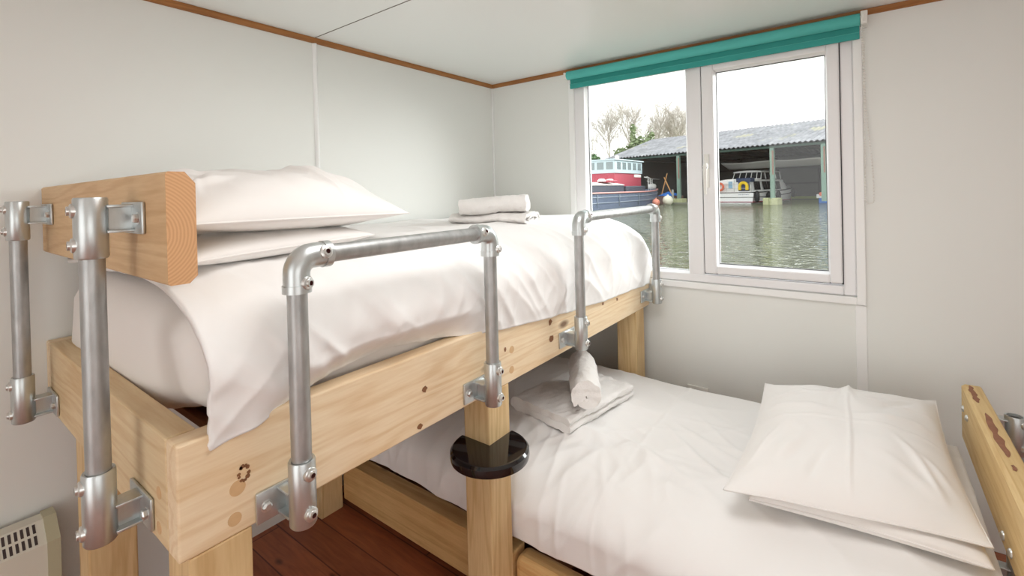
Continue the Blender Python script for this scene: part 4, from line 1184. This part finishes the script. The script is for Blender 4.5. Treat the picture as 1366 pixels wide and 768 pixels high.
for dx, z, rx, rz, n in ((0, 7.6, 2.6, 2.4, 900), (-2.6, 6.4, 2.0, 1.9, 600), (2.8, 6.6, 2.2, 2.2, 600), (-.9, 10.0, .6, 2.0, 110), (1.6, 9.2, .7, 1.6, 100), (4.8, 7.0, 1.3, 2.8, 300), (-.2, 4.5, 3.2, 2.4, 800)):
    leafball(b, (x+dx*.95, y+dx*.55, z+.3), rx*1.05, rz*1.05, n)
link('foliage', b, M_ivy, t)
x, y = at(790, 58)
t = thing('evergreen_bush', (x, y, .5), 'rounded dark green bush at far left behind the barge wheelhouse', 'bush')
b = nb(); tube(b, (x, y, .3), (x, y, 3), .15, .1, 6); link('stem', b, M_trunk, t)
b = nb(); leafball(b, (x+.2, y, 4.6), 1.5, 1.5, 900, .2); leafball(b, (x+.4, y, 2.4), 1.9, 1.6, 500, .2); link('foliage', b, M_bush, t)
x, y = at(813, 95)
t = thing('house', (x, y, .5), 'small far house with orange tiled roof left of the shed gable', 'house')
b = nb(); box(b, x-2.5, x+2.5, y, y+5, .3, 6.1); link('wall', b, mat('house_wall', srgb(206, 190, 176), .9), t)
b = nb(); prism(b, [(y-.3, 6.0), (y+5.3, 6.0), (y+2.5, 7.9)], 'X', x-2.8, x+2.8); link('roof', b, mat('orange_tiles', srgb(214, 150, 120), .9), t)

# ------------------------------------------------------------------- light & camera
w = bpy.data.worlds.new('overcast'); scene.world = w; w.use_nodes = True
nt = w.node_tree; bg = nt.nodes['Background']
tc = nt.nodes.new('ShaderNodeTexCoord'); sep = nt.nodes.new('ShaderNodeSeparateXYZ'); mr = nt.nodes.new('ShaderNodeMapRange'); mix = nt.nodes.new('ShaderNodeMix'); mix.data_type = 'RGBA'
nt.links.new(tc.outputs['Generated'], sep.inputs[0]); nt.links.new(sep.outputs['Z'], mr.inputs['Value']); nt.links.new(mr.outputs['Result'], mix.inputs['Factor'])
mr.inputs['From Min'].default_value = 0; mr.inputs['From Max'].default_value = .8
mix.inputs['A'].default_value = (1.0, .985, .96, 1); mix.inputs['B'].default_value = (.93, .97, 1.0, 1)
nt.links.new(mix.outputs['Result'], bg.inputs['Color']); bg.inputs['Strength'].default_value = 1.25
def area(name, loc, rot, sx, sy, power, col):
    l = bpy.data.lights.new(name, 'AREA'); l.shape = 'RECTANGLE'; l.size = sx; l.size_y = sy; l.energy = power; l.color = col
    o = bpy.data.objects.new(name, l); COL.objects.link(o); o.location = loc; o.rotation_euler = rot
    return o
area('ceiling_lamp', (1.55, -1.5, 1.99), (0, 0, 0), .7, .7, 5, (1, .99, .98))

sl_ = bpy.data.lights.new('hazy_sun', 'SUN'); sl_.energy = 2.9; sl_.angle = math.radians(50); sl_.color = (1, 1, 1)
so = bpy.data.objects.new('hazy_sun', sl_); COL.objects.link(so); so.rotation_euler = Vector((.55, .62, .36)).to_track_quat('Z', 'Y').to_euler()
cam = bpy.data.cameras.new('camera'); co = bpy.data.objects.new('camera', cam); COL.objects.link(co)
f = Vector((-0.60498376, 0.79620252, -0.00749664)); r = Vector((0.79609747, 0.60467356, -0.02446853)); u = Vector((0.01494888, 0.02077112, 0.99967249))
co.matrix_world = Matrix(((r.x, u.x, -f.x, 1.9088), (r.y, u.y, -f.y, -2.3729), (r.z, u.z, -f.z, 1.325), (0, 0, 0, 1)))
cam.sensor_width = 36; cam.lens = 630.06*36/1366; cam.shift_x = (683-677.38)/1366; cam.shift_y = (261.64-384)/1366
cam.clip_start = .02; cam.clip_end = 500
scene.camera = co
scene.view_settings.view_transform = 'Standard'; scene.view_settings.look = 'None'; scene.view_settings.gamma = 1; scene.view_settings.use_curve_mapping = False
scene.view_settings.exposure = 0.94
scene.cycles.use_denoising = True
scene.cycles.max_bounces = 8; scene.cycles.diffuse_bounces = 5; scene.cycles.transparent_max_bounces = 12
